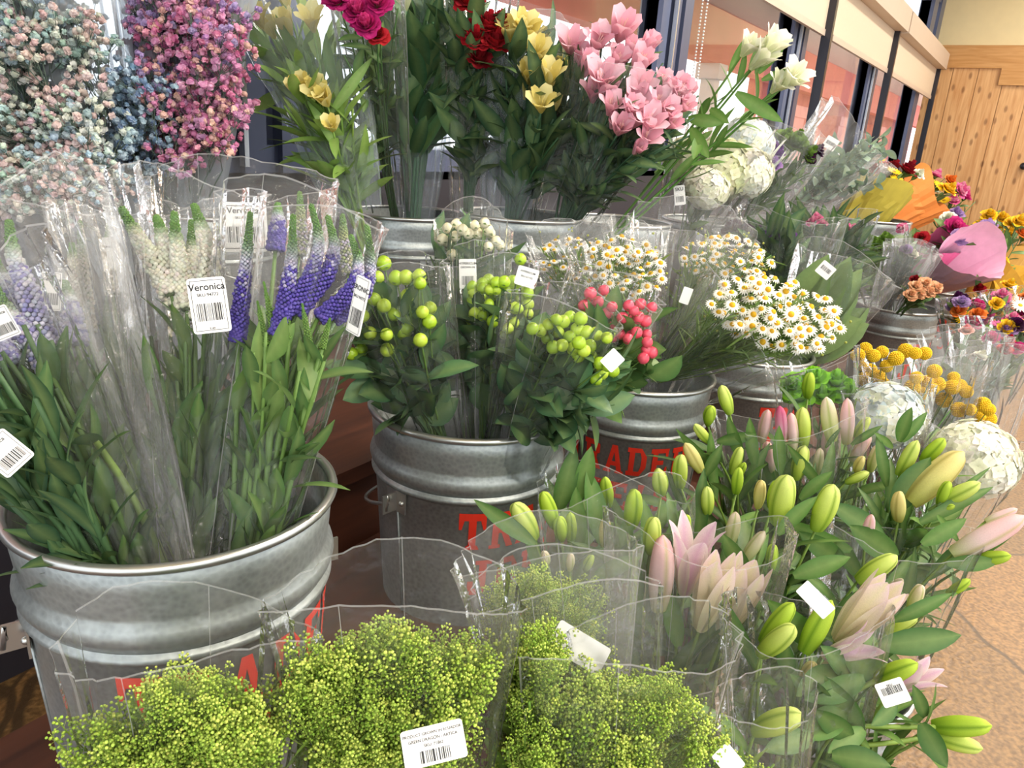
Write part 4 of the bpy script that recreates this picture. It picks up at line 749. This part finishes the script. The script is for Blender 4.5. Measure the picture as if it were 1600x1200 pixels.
for (c, lab, zb) in (((LA.x, LA.y-.02), 'galvanised bucket hidden among the middle lilies', 0), ((LBs.x-.04, LBs.y-.12), 'galvanised bucket hidden among the rear lilies', 0), ((LC.x+.02, LC.y-.06), 'galvanised bucket hidden among the nearest lilies', 0), ((1.84, .2), 'galvanised bucket under the yellow ball flowers and hydrangeas', 0), ((2.35, .19), 'galvanised bucket under the pale eucalyptus by the right edge', 0)):
    bucket(lab, c, .4, zb, 200, None, 'galvanised buckets on the floor', .15)
# ---------------------------------------------------------------- other front row flowers
def simple(name, label, cat, base, top, heads, greens=GREEN, nst=8, L=.07, w=.022, film=None, sleeve=None, group=None, lv=5, srad=.002, fdir=.6, amp=.12, wide=1.0, lo=.3):
    bq = Bouquet(name, label, cat, P(*base) if isinstance(base, tuple) else base, P(*top), group, greens)
    for (nm, data, x, y, dd, spx, *o) in heads:
        q = P(x, y, dd); s_ = spx*dd/F; d = (q-bq.base).normalized()+(CAM-q).normalized()*fdir+rdir(.25)
        bq.put(nm, R_.choice(data) if isinstance(data, list) else data, q, d, s_, wide=wide); bq.stem(q, srad, leaves=lv, L=L, w=w, lo=lo, hi=.97, end=d)
    dt = top[2]
    for i in range(nst):
        k = R_.choice(heads); bq.stem(P(k[2]+R_.uniform(-1, 1)*k[5], k[3]+R_.uniform(-.4, 1)*k[5], k[4]+R_.uniform(0, .08)), srad, leaves=lv, L=L, w=w, lo=lo)
    bq.done()
    for sv in ([sleeve] if sleeve and not isinstance(sleeve, list) else (sleeve or [])): bq.sleeve(P(*sv[0]), P(*sv[1]), sv[2], sv[3], film or FILM, .65, amp=amp)
    return bq
FB = V((1.95, .05, .15))
simple('hydrangea_bouquet', 'bluish white hydrangea between the rear lilies and yellow balls', 'bouquet', V((1.84, .24, .22)), (1385, 650, 1.7), [('hydrangea_head', HYD['blue'], 1384, 648, 1.7, 112)], sleeve=((1385, 900, 1.7), (1385, 600, 1.7), .03, .1), nst=4, group='hydrangeas among the front flowers')
simple('hydrangea_bouquet', 'large creamy white hydrangea under a clear sleeve, over the floor', 'bouquet', V((1.84, .14, .2)), (1525, 715, 1.6), [('hydrangea_head', HYD['cream'], 1525, 716, 1.6, 124)], sleeve=((1440, 900, 1.65), (1520, 680, 1.6), .03, .115), nst=3, group='hydrangeas among the front flowers')
simple('chrysanthemum_bouquet', 'bright green frilly chrysanthemums behind the rear lilies', 'bouquet', V((1.86, .26, .22)), (1275, 605, 1.75), [('flower_head', RUF['mum'], x, y, 1.75, 46) for x, y in ((1240, 608), (1270, 598), (1305, 605), (1322, 622), (1285, 625), (1250, 628))], sleeve=((1290, 900, 1.75), (1270, 560, 1.75), .04, .1), nst=4)
cp = [(1352, 545), (1365, 556), (1378, 550), (1345, 570), (1360, 578), (1385, 572), (1400, 560), (1372, 590), (1415, 548), (1430, 552), (1445, 552), (1350, 592), (1380, 600), (1432, 590), (1448, 597), (1460, 580), (1425, 605), (1440, 615), (1455, 608), (1490, 590), (1500, 603), (1488, 605), (1510, 612), (1430, 635), (1440, 642), (1420, 628), (1535, 632), (1545, 640), (1530, 650), (1545, 655), (1498, 640), (1475, 625), (1515, 640), (1465, 600), (1340, 555)]
bq = simple('billy_button_bouquet', 'round yellow ball flowers crowded in clear sleeves above the hydrangeas', 'bouquet', V((1.88, .18, .2)), (1450, 600, 1.85), [('ball_flower', CRASP, x, y, 1.85+R_.uniform(-.06, .1), R_.uniform(19, 25)) for x, y in cp], sleeve=[((1430, 800, 1.9), (1445, 560, 1.86), .03, .16)], nst=0, lv=0, srad=.0013, film=FILM)
# ---------------------------------------------------------------- back row
def gyps(label, base, top, region, dep, kinds, n, sleeve, size=.17):
    bq = Bouquet('gypsophila_bouquet', label, 'bouquet', P(*base), P(*top), 'dyed gypsophila bouquets', [hx('6f8378')])
    for (cx, cy, rx, ry, kind, k) in region:
        for i in range(k):
            a = R_.uniform(0, 6.28); q = math.sqrt(R_.random()); p = P(cx+rx*q*math.cos(a), cy+ry*q*math.sin(a), dep+R_.uniform(-.08, .1)); d = (p-bq.base).normalized()+rdir(.45); s_ = size*R_.uniform(.85, 1.2)
            bq.put('flower_spray', R_.choice(GY[kind]), p-d.normalized()*s_*.6, d, s_)
            bq.stem(p-d.normalized()*s_*.6, .0016, hx('5f7468'))
    bq.done()
    for (sb, stp, rb, rt) in sleeve: bq.sleeve(P(*sb), P(*stp), rb, rt, FILMG, .7, amp=.1)
    return bq
gyps('pastel mint and peach gypsophila at the left edge', (200, 430, 1.85), (70, 60, 1.6), [(55, 130, 95, 110, 'pastel', 46), (40, 30, 75, 60, 'pastel', 22), (85, 255, 95, 55, 'pastel', 30), (20, 20, 60, 40, 'blue', 6)], 1.6, None, 0, [((190, 430, 1.8), (60, -40, 1.6), .05, .155)])
gyps('magenta and lilac gypsophila against the white window', (300, 430, 1.95), (295, 50, 1.7), [(288, 90, 62, 95, 'pink', 40), (300, 190, 52, 60, 'pink', 18), (222, 220, 32, 70, 'blue', 16), (270, 15, 50, 40, 'pink', 12)], 1.7, None, 0, [((290, 430, 1.9), (295, -60, 1.7), .05, .145)])
al_g = 'alstroemeria bouquets in clear sleeves'
def alst(label, base, top, heads, kind, sleeve, nst=14, film=FILMB, greens=GREEN, L=.1, w=.024, name='alstroemeria_bouquet'):
    return simple(name, label, 'bouquet', base, top, [('alstroemeria_flower', AL[kind], *h) for h in heads], greens, nst, L, w, film, sleeve, al_g, 5, .003, .7, .09, 1.1, .35)
alst('yellow alstroemeria with twisting leaves in the tall sleeve behind the veronica', (575, 400, 2.05), (470, 60, 1.85), [(410, 45, 1.85, 40), (450, 15, 1.85, 40), (455, 55, 1.85, 44), (490, 50, 1.85, 44), (478, 140, 1.8, 34), (500, 155, 1.8, 40), (512, 165, 1.8, 40), (470, 148, 1.8, 34), (430, 60, 1.88, 36), (520, 205, 1.8, 34)], 'yellow', [((560, 330, 1.95), (455, -30, 1.85), .06, .16)], 26, L=.15, w=.03, greens=[hx('86a84e'), hx('759a48'), hx('94b45c')])
bq = simple('leafy_stem_bouquet', 'tall bunch of dark green leafy stems with a pale bud', 'bouquet', (645, 400, 2.2), (650, 20, 2.1), [('flower_head', AL['white'][2], 632, 22, 2.0, 40), ('flower_head', AL['white'][2], 680, 5, 2.05, 34), ('flower_head', AL['white'][2], 605, -10, 2.1, 34), ('flower_head', RUF['magenta'], 690, -8, 2.2, 50)], [hx('4d7850'), hx('426b4b'), hx('5a845a')], 46, .2, .05, FILMB, [((648, 360, 2.2), (655, -60, 2.1), .05, .14)], None, 7, .004, .4, .1, 1, .38)
simple('carnation_bouquet', 'hot pink blooms high behind the yellow alstroemeria', 'bouquet', (620, 360, 2.2), (565, 0, 1.95), [('flower_head', RUF['magenta'], x, y, 1.72, 46) for x, y in ((530, 8), (560, 25), (575, 45), (590, 10), (545, -10))]+[('flower_head', RUF['red'], 590, 60, 1.74, 36)], GREEN, 6, film=FILM, sleeve=((610, 330, 2.15), (570, -30, 1.75), .05, .09), group='red blooms at the top')
simple('carnation_bouquet', 'crimson red blooms against the bright window, top centre', 'bouquet', (730, 380, 2.15), (755, 50, 2.0), [('flower_head', RUF['red'], x, y, 1.95, s) for x, y, s in ((735, 12, 50), (760, 50, 48), (778, 45, 44), (745, 70, 48), (720, -5, 50), (770, 75, 48))]+[('flower_head', RUF['crimson'], x, y, 1.96, 44) for x, y in ((748, 100), (730, 60))], DARKG, 18, .14, .04, FILM, ((735, 360, 2.12), (750, -20, 1.98), .05, .1), 'red blooms at the top')
alst('pale yellow alstroemeria between the red blooms and pink alstroemeria', (790, 400, 2.15), (830, 100, 2.05), [(800, 70, 1.95, 46), (812, 58, 1.95, 44), (825, 75, 1.95, 46), (835, 95, 1.93, 46), (855, 135, 1.93, 46), (845, 175, 1.93, 44), (825, 130, 1.95, 44), (845, 85, 2.05, 44), (840, 110, 2.05, 40), (832, 145, 2.0, 50), (862, 115, 2.05, 40), (850, 160, 2.0, 42), (875, 120, 2.05, 38), (820, 155, 2.0, 40), (860, 180, 2.0, 36), (905, 170, 2.02, 30)], 'yellow', ((790, 370, 2.12), (815, 40, 2.02), .05, .13), 44, FILMB, DARKG, .14, .045)
alst('pink alstroemeria fanning out under a big clear sleeve corner', (860, 400, 2.15), (980, 150, 1.95), [(890, 85, 1.95, 46), (925, 85, 1.95, 48), (940, 75, 1.96, 40), (965, 65, 1.95, 56), (1000, 90, 1.95, 46), (912, 120, 1.92, 46), (935, 140, 1.9, 52), (940, 155, 1.9, 46), (990, 115, 1.93, 48), (985, 165, 1.9, 46), (1030, 155, 1.93, 42), (1050, 150, 1.95, 44), (1045, 165, 1.93, 40), (1060, 150, 1.96, 36), (975, 185, 1.88, 44), (985, 200, 1.88, 46), (1010, 205, 1.88, 46), (1030, 185, 1.9, 44), (950, 180, 1.88, 40), (1005, 225, 1.88, 40), (1040, 200, 1.9, 36), (955, 200, 1.9, 38), (1025, 140, 1.95, 36), (905, 105, 1.96, 44), (955, 110, 1.95, 44), (975, 95, 1.96, 42), (1015, 175, 1.9, 44), (965, 210, 1.88, 44), (995, 145, 1.92, 44), (925, 160, 1.92, 40), (1060, 175, 1.93, 36), (990, 240, 1.88, 36)], 'pink', ((860, 370, 2.1), (985, 110, 1.94), .06, .16), 56, FILM, DARKG, .1, .03)
al = alst('white alstroemeria stem poking out alone before the window', (930, 400, 2.2), (1190, 110, 2.0), [(1172, 108, 2.0, 52), (1188, 92, 2.0, 54), (1158, 88, 2.0, 40), (1218, 140, 2.0, 44), (1230, 130, 2.0, 40), (1205, 145, 2.0, 38)], 'white', None, 0, FILM, [hx('5f8c3c'), hx('557f38')], .1, .022)
m = MB()
for (x0, y0, x1, y1, wd) in ((1150, 145, 1215, 200, 22), (1185, 115, 1240, 62, 14), (1190, 125, 1235, 120, 12), (1075, 185, 1125, 205, 20), (1110, 170, 1130, 200, 16), (1080, 200, 1100, 250, 20), (1095, 210, 1085, 250, 18), (1180, 115, 1200, 80, 8)):
    a, b2 = P(x0, y0, 2.0), P(x1, y1, 1.97); leaf(m, a, b2-a+V((0, 0, .02)), (b2-a).length, wd*2.0/F, (CAM-a).normalized(), .3, jit(hx('5d8a3a'), .1), n=7)
build(m, 'foliage', PLANT, al.r)
simple('hydrangea_bouquet', 'pale cream hydrangeas under clear sleeve on the back step', 'bouquet', (1060, 390, 2.6), (1130, 260, 2.5), [('hydrangea_head', HYD['pale'], 1128, 262, 2.5, 100), ('hydrangea_head', HYD['cream'], 1165, 268, 2.5, 84), ('hydrangea_head', HYD['pale'], 1075, 250, 2.55, 76), ('hydrangea_head', HYD['cream'], 1105, 292, 2.45, 70), ('hydrangea_head', HYD['blue'], 1170, 220, 2.6, 80)], GREEN, 6, film=FILM, sleeve=((1060, 380, 2.55), (1140, 200, 2.52), .07, .2)).tag((1062, 305, 2.2), 17, 30, 12, (('SKU', .3, .2),))
simple('kale_bouquet', 'green ornamental kale with purple blooms beside the eucalyptus', 'bouquet', (1150, 370, 2.9), (1230, 240, 2.85), [('flower_head', RUF['kale'], 1238, 232, 2.85, 46), ('flower_head', RUF['kale'], 1222, 222, 2.88, 36), ('flower_head', RUF['kale'], 1255, 245, 2.84, 36), ('flower_head', RUF['purple'], 1208, 245, 2.82, 34), ('flower_head', RUF['purple'], 1200, 225, 2.85, 26), ('flower_head', RUF['lilac'], 1206, 262, 2.8, 28), ('flower_head', RUF['darkpurple'], 1272, 240, 2.84, 26), ('flower_head', RUF['darkpurple'], 1262, 252, 2.84, 24)], GREEN, 8, film=FILMV, sleeve=((1150, 370, 2.9), (1230, 205, 2.88), .07, .17))
eu = Bouquet('eucalyptus_bouquet', 'grey green eucalyptus sprigs in a slanted grey sleeve with a white card', 'bouquet', P(1190, 365, 3.1), P(1340, 225, 3.1), None, [hx('93a89a'), hx('7f968a')])
for i in range(20): eu.stem(P(R_.uniform(1300, 1385), R_.uniform(195, 290), 3.1+R_.uniform(-.1, .15)), .002, hx('8a8a78'), leaves=16, L=.05, w=.036, lo=.5, hi=1, out=1.2)
eu.done(); eu.sleeve(P(1180, 370, 3.1), P(1335, 215, 3.1), .07, .17, FILMV, .7, amp=.2); eu.tag((1298, 224, 2.95), 20, 18, -25, (), bary=0)
# paper wrapped bouquets
def paper(name, col): return principled(name, hx(col), .7, var=.12, vscale=25, bump=.15, bscale=30)
def wrap(bq, sb, st, rb, rt, mat, label, amp=.07, flat=.75, t0=0.): return bq.sleeve(P(*sb), P(*st), rb, rt, mat, flat, 36, 8, amp, .1, t0, label, 'paper_wrap')
o1 = simple('mixed_bouquet', 'red and yellow bouquet in orange and olive paper near the pine wall', 'bouquet', (1330, 365, 3.75), (1400, 290, 3.7), [('flower_head', RUF['crimson'], 1388, 268, 3.7, 30), ('flower_head', RUF['crimson'], 1412, 272, 3.7, 34), ('flower_head', RUF['crimson'], 1360, 270, 3.72, 26), ('daisy_bloom', GER['yellow'], 1396, 270, 3.62, 26), ('daisy_bloom', GER['yellow'], 1372, 252, 3.7, 24), ('daisy_bloom', GER['yellow'], 1400, 282, 3.6, 22), ('flower_head', RUF['yellow'], 1340, 240, 3.75, 18), ('flower_head', RUF['white'], 1432, 275, 3.7, 20)], GREEN, 5, .07, .022, group='mixed bouquets in coloured paper')
wrap(o1, (1325, 375, 3.8), (1385, 282, 3.68), .09, .15, paper('olive_tissue_paper', 'b7a53a'), 'olive yellow paper'); 
o2 = simple('mixed_bouquet', 'yellow and pink bouquet in bright orange paper near the pine wall', 'bouquet', (1390, 365, 3.9), (1455, 292, 3.85), [('daisy_bloom', GER['yellow'], 1465, 292, 3.85, 24), ('flower_head', RUF['yellow'], 1478, 300, 3.85, 26), ('flower_head', RUF['pink'], 1460, 278, 3.9, 22), ('flower_head', RUF['orange'], 1480, 285, 3.9, 22), ('flower_head', RUF['pink'], 1495, 300, 3.9, 26)], GREEN, 4, .07, .022, group='mixed bouquets in coloured paper')
wrap(o2, (1360, 355, 3.95), (1455, 296, 3.86), .1, .14, paper('orange_tissue_paper', 'e8883c'), 'orange paper')
o3 = simple('mixed_bouquet', 'small pink roses and yellow daisies right of the orange paper', 'bouquet', (1450, 425, 4.1), (1490, 305, 4.05), [('flower_head', RUF['pink'], 1500, 300, 4.05, 24), ('flower_head', RUF['pink'], 1485, 318, 4.05, 26), ('flower_head', RUF['magenta'], 1505, 312, 4.05, 22), ('daisy_bloom', GER['yellow'], 1475, 315, 4.0, 22), ('flower_head', RUF['lilac'], 1492, 338, 4.0, 24)], GREEN, 4, .06, .02, group='mixed bouquets in coloured paper')
yl = simple('sunny_bouquet', 'yellow blooms in tan paper at the right edge before the pine wall', 'bouquet', (1540, 475, 4.4), (1560, 350, 4.3), [('flower_head', RUF['yellow'], x, y, 4.3+R_.uniform(-.1, .1), 24) for x, y in ((1545, 340), (1565, 345), (1580, 352), (1535, 355), (1595, 348), (1555, 362), (1575, 368), (1598, 375))]+[('flower_head', RUF['white'], 1548, 352, 4.2, 18)], GREEN, 8, .09, .03, group='mixed bouquets in coloured paper')
wrap(yl, (1530, 460, 4.4), (1568, 372, 4.3), .1, .18, paper('tan_paper', 'c99a4a'), 'tan paper')
pk = simple('mixed_bouquet', 'large cone of pink paper with magenta and yellow blooms', 'bouquet', (1440, 460, 3.7), (1510, 375, 3.3), [('flower_head', RUF['magenta'], 1490, 356, 3.3, 30), ('flower_head', RUF['magenta'], 1506, 366, 3.3, 24), ('flower_head', RUF['lilac'], 1497, 372, 3.25, 26), ('daisy_bloom', GER['yellow'], 1515, 364, 3.25, 22), ('daisy_bloom', GER['yellow'], 1526, 362, 3.25, 20), ('flower_head', RUF['lilac'], 1540, 355, 3.3, 22), ('flower_head', RUF['white'], 1480, 345, 3.35, 26), ('flower_head', RUF['red'], 1440, 372, 3.3, 22), ('flower_head', RUF['pink'], 1410, 358, 3.4, 18)], GREEN, 8, .09, .035, group='mixed bouquets in coloured paper', sleeve=None)
wrap(pk, (1440, 450, 3.5), (1530, 396, 3.1), .04, .14, paper('pink_tissue_paper', 'f2c6dc'), 'pink paper', .05, .85)
wrap(pk, (1430, 440, 3.6), (1478, 380, 3.3), .05, .1, paper('hot_pink_paper', 'e878aa'), 'hot pink paper', .06, .7)
yp = simple('mixed_bouquet', 'yellow paper bouquet at the right edge beside the pink cone', 'bouquet', (1500, 520, 3.6), (1580, 430, 3.4), [('flower_head', RUF['yellow'], 1562, 410, 3.4, 22), ('flower_head', RUF['orange'], 1595, 370, 3.5, 24), ('flower_head', RUF['yellow'], 1590, 350, 3.5, 24), ('flower_head', RUF['lilac'], 1545, 358, 3.5, 24)], GREEN, 8, .1, .035, group='mixed bouquets in coloured paper')
wrap(yp, (1500, 520, 3.6), (1590, 425, 3.4), .06, .15, paper('yellow_paper', 'd9a83a'), 'yellow paper')
yq = simple('mixed_bouquet', 'bouquet in golden tissue low at the right edge', 'bouquet', (1530, 560, 3.2), (1590, 450, 3.1), [('flower_head', RUF['yellow'], 1575, 450, 3.1, 24), ('flower_head', RUF['red'], 1530, 455, 3.1, 20)], GREEN, 5, group='mixed bouquets in coloured paper')
wrap(yq, (1540, 570, 3.2), (1585, 455, 3.1), .05, .09, paper('golden_tissue', 'eab52a'), 'golden tissue')
# middle row right of the chamomile
md = Bouquet('leafy_bouquet', 'bouquet collared in one broad green leaf, card on its sleeve', 'bouquet', P(1215, 590, 2.35), P(1330, 430, 2.3), None, [hx('7a9460'), hx('6b8754'), hx('86a06c')])
for i in range(18):
    a = P(1225+R_.uniform(-10, 20), 560+R_.uniform(-20, 20), 2.33); e = P(1275+R_.uniform(-15, 85), 400+R_.uniform(0, 115), 2.2+R_.uniform(-.03, .06)); leaf(md.lf, a, e-a, (e-a).length, .12, (CAM-a).normalized()+rdir(.22), .2, jit(hx('77925c'), .1), n=8, fold=.15)
md.done(); md.sleeve(P(1225, 600, 2.35), P(1330, 405, 2.28), .06, .15, FILM, .65, amp=.1); md.tag((1290, 422, 2.1), 24, 22, -32, (), bary=.05)
simple('statice_bouquet', 'dark purple flowers half lost behind the pale chamomile', 'bouquet', (1150, 520, 2.6), (1168, 375, 2.5), [('flower_head', RUF['darkpurple'], x, y, 2.5, 40) for x, y in ((1150, 365), (1168, 372), (1185, 378), (1175, 390))], DARKG, 6, film=FILMV, sleeve=((1150, 520, 2.6), (1165, 345, 2.5), .06, .13))
sb = simple('statice_bouquet', 'blue violet statice in a grey clear sleeve left of the broad leaf collar', 'bouquet', (1200, 560, 2.5), (1225, 390, 2.45), [('flower_head', RUF['purple'], x, y, 2.45, 18) for x, y in ((1205, 360), (1215, 375), (1228, 382), (1210, 390), (1198, 372), (1235, 370))], DARKG, 44, .15, .045, FILM, ((1200, 560, 2.5), (1235, 340, 2.45), .07, .16))
simple('statice_bouquet', 'pink statice along the top of a tall hazy sleeve', 'bouquet', (1270, 575, 2.9), (1300, 380, 2.8), [('flower_head', RUF['pink'], x, y, 2.8, 20) for x, y in ((1270, 350), (1285, 355), (1300, 358), (1318, 356), (1330, 362), (1276, 345), (1308, 352))], DARKG, 46, .17, .05, FILM, ((1265, 540, 2.9), (1300, 330, 2.8), .07, .15))
simple('leafy_bouquet', 'fresh parsley green sprigs beside the grey sleeves', 'bouquet', (1395, 520, 3.25), (1372, 395, 3.15), [('leaf_cluster', RUF['kale'], x, y, 3.15, 26) for x, y in ((1325, 372), (1340, 390), (1355, 380), (1370, 385), (1385, 378), (1360, 395), (1378, 392), (1345, 405), (1328, 380))], [hx('7fa858'), hx('8fb868')], 10, .08, .03, FILM, ((1395, 520, 3.25), (1370, 370, 3.15), .05, .13))
gs = simple('wrapped_bouquet', 'slanted silvery crinkled sleeve standing in the small lettered bucket', 'bouquet', (1380, 500, 3.2), (1430, 390, 3.1), [('flower_head', RUF['lilac'], 1415, 392, 3.1, 18), ('flower_head', RUF['white'], 1425, 400, 3.1, 18)], [hx('9aa5a0'), hx('84918c')], 14, .07, .02, FILMV, [((1375, 500, 3.15), (1425, 385, 3.05), .05, .1), ((1380, 500, 3.2), (1435, 380, 3.1), .05, .09)], amp=.25)
simple('rose_bouquet', 'peach roses lying on the rim of the small lettered bucket', 'bouquet', (1405, 490, 3.1), (1445, 455, 3.0), [('rose_bloom', RUF['peach'], x, y, 3.0, 22) for x, y in ((1430, 450), (1445, 445), (1448, 458), (1435, 462), (1460, 452), (1422, 462))]+[('rose_bloom', RUF['crimson'], 1428, 440, 3.02, 18)], GREEN, 3, .05, .02)
mk = ['yellow', 'purple', 'red', 'pink', 'magenta', 'orange', 'crimson', 'darkpurple', 'white', 'lilac']
for (lab, x0, x1, y0, y1, dd, n) in (('mixed purple and yellow bouquet low at the right edge', 1560, 1605, 465, 515, 2.9, 16), ('mixed yellow red and purple bouquet right of the lettered buckets', 1490, 1560, 470, 512, 2.8, 18), ('mixed crimson and lilac bouquet in sleeve at the right edge above the yellow balls', 1540, 1605, 505, 560, 2.5, 14)):
    hd = []
    for i in range(n):
        k = R_.choice(mk); g = R_.random() < .4 and k in GER; hd.append(('daisy_bloom' if g else 'flower_head', GER[k] if g else RUF[k], R_.uniform(x0, x1), R_.uniform(y0, y1), dd+R_.uniform(-.08, .08), R_.uniform(20, 30)))
    simple('mixed_bouquet', lab, 'bouquet', P((x0+x1)/2-30, y1+90, dd+.1), ((x0+x1)/2, y0, dd), hd, GREEN, 10, .07, .025, FILM, (((x0+x1)/2-20, y1+70, dd+.1), ((x0+x1)/2, y0-5, dd), .05, .13), 'mixed bouquets by the right edge')
eb = simple('mixed_bouquet', 'pale eucalyptus and coral blooms in a clear sleeve above the yellow balls', 'bouquet', V((2.35, .19, .22)), (1495, 540, 2.2), [('flower_head', RUF['rose'], 1510, 520, 2.2, 22), ('flower_head', RUF['red'], 1568, 550, 2.2, 24), ('flower_head', RUF['red'], 1575, 535, 2.25, 20), ('flower_head', RUF['white'], 1530, 560, 2.2, 22)], [hx('93a89a'), hx('7f968a')], 14, .07, .045, FILMV, [((1500, 760, 2.25), (1500, 520, 2.2), .05, .14), ((1520, 760, 2.25), (1560, 545, 2.2), .05, .13)], 'mixed bouquets by the right edge')
# ---------------------------------------------------------------- light
w = bpy.data.worlds.new('overcast_sky'); S.world = w; w.use_nodes = True; bg = w.node_tree.nodes['Background']; bg.inputs[0].default_value = (.93, .97, 1, 1); bg.inputs[1].default_value = 1.9
LAMP = bpy.data.materials.new('lamp_diffuser'); LAMP.use_nodes = True; nt = LAMP.node_tree; nt.nodes.clear(); e = nt.nodes.new('ShaderNodeEmission'); e.inputs[0].default_value = (1, .93, .82, 1); e.inputs[1].default_value = 20; o = nt.nodes.new('ShaderNodeOutputMaterial'); nt.links.new(e.outputs[0], o.inputs[0])
for i, (x, y) in enumerate(((2.4, -.9), (4.6, -.9), (7.2, -.9), (10.2, -.9), (13, -.9), (.4, -2.8), (2.4, -2.8), (4.6, -2.8), (-1.8, -2.6))):  # panels out of view, added for warm fill and glints on the film
    t = thing('unseen_ceiling_light', 'unseen ceiling light panel above the aisle', 'ceiling light', (x, y, 4.48), 'unseen ceiling light panels')
    build(MB().box((x-.65, y-.35, 4.44), (x+.65, y+.35, 4.5)), 'frame', WHITE, t, False); build(MB().box((x-.6, y-.3, 4.43), (x+.6, y+.3, 4.44)), 'diffuser', LAMP, t, False)
    ld = bpy.data.lights.new('fill_lamp', 'AREA'); ld.shape = 'RECTANGLE'; ld.size = 1.2; ld.size_y = .6; ld.energy = 42; ld.color = (1, .93, .82); lo = bpy.data.objects.new('fill_lamp', ld); COL.objects.link(lo); lo.location = (x, y, 4.42)
S.view_settings.view_transform = 'Standard'; S.view_settings.look = 'None'; S.view_settings.exposure = .28; S.view_settings.gamma = 1; S.view_settings.use_curve_mapping = False
cy = S.cycles; cy.transparent_max_bounces = 48; cy.max_bounces = 8; cy.diffuse_bounces = 3; cy.glossy_bounces = 3; cy.transmission_bounces = 4; cy.caustics_reflective = False; cy.caustics_refractive = False
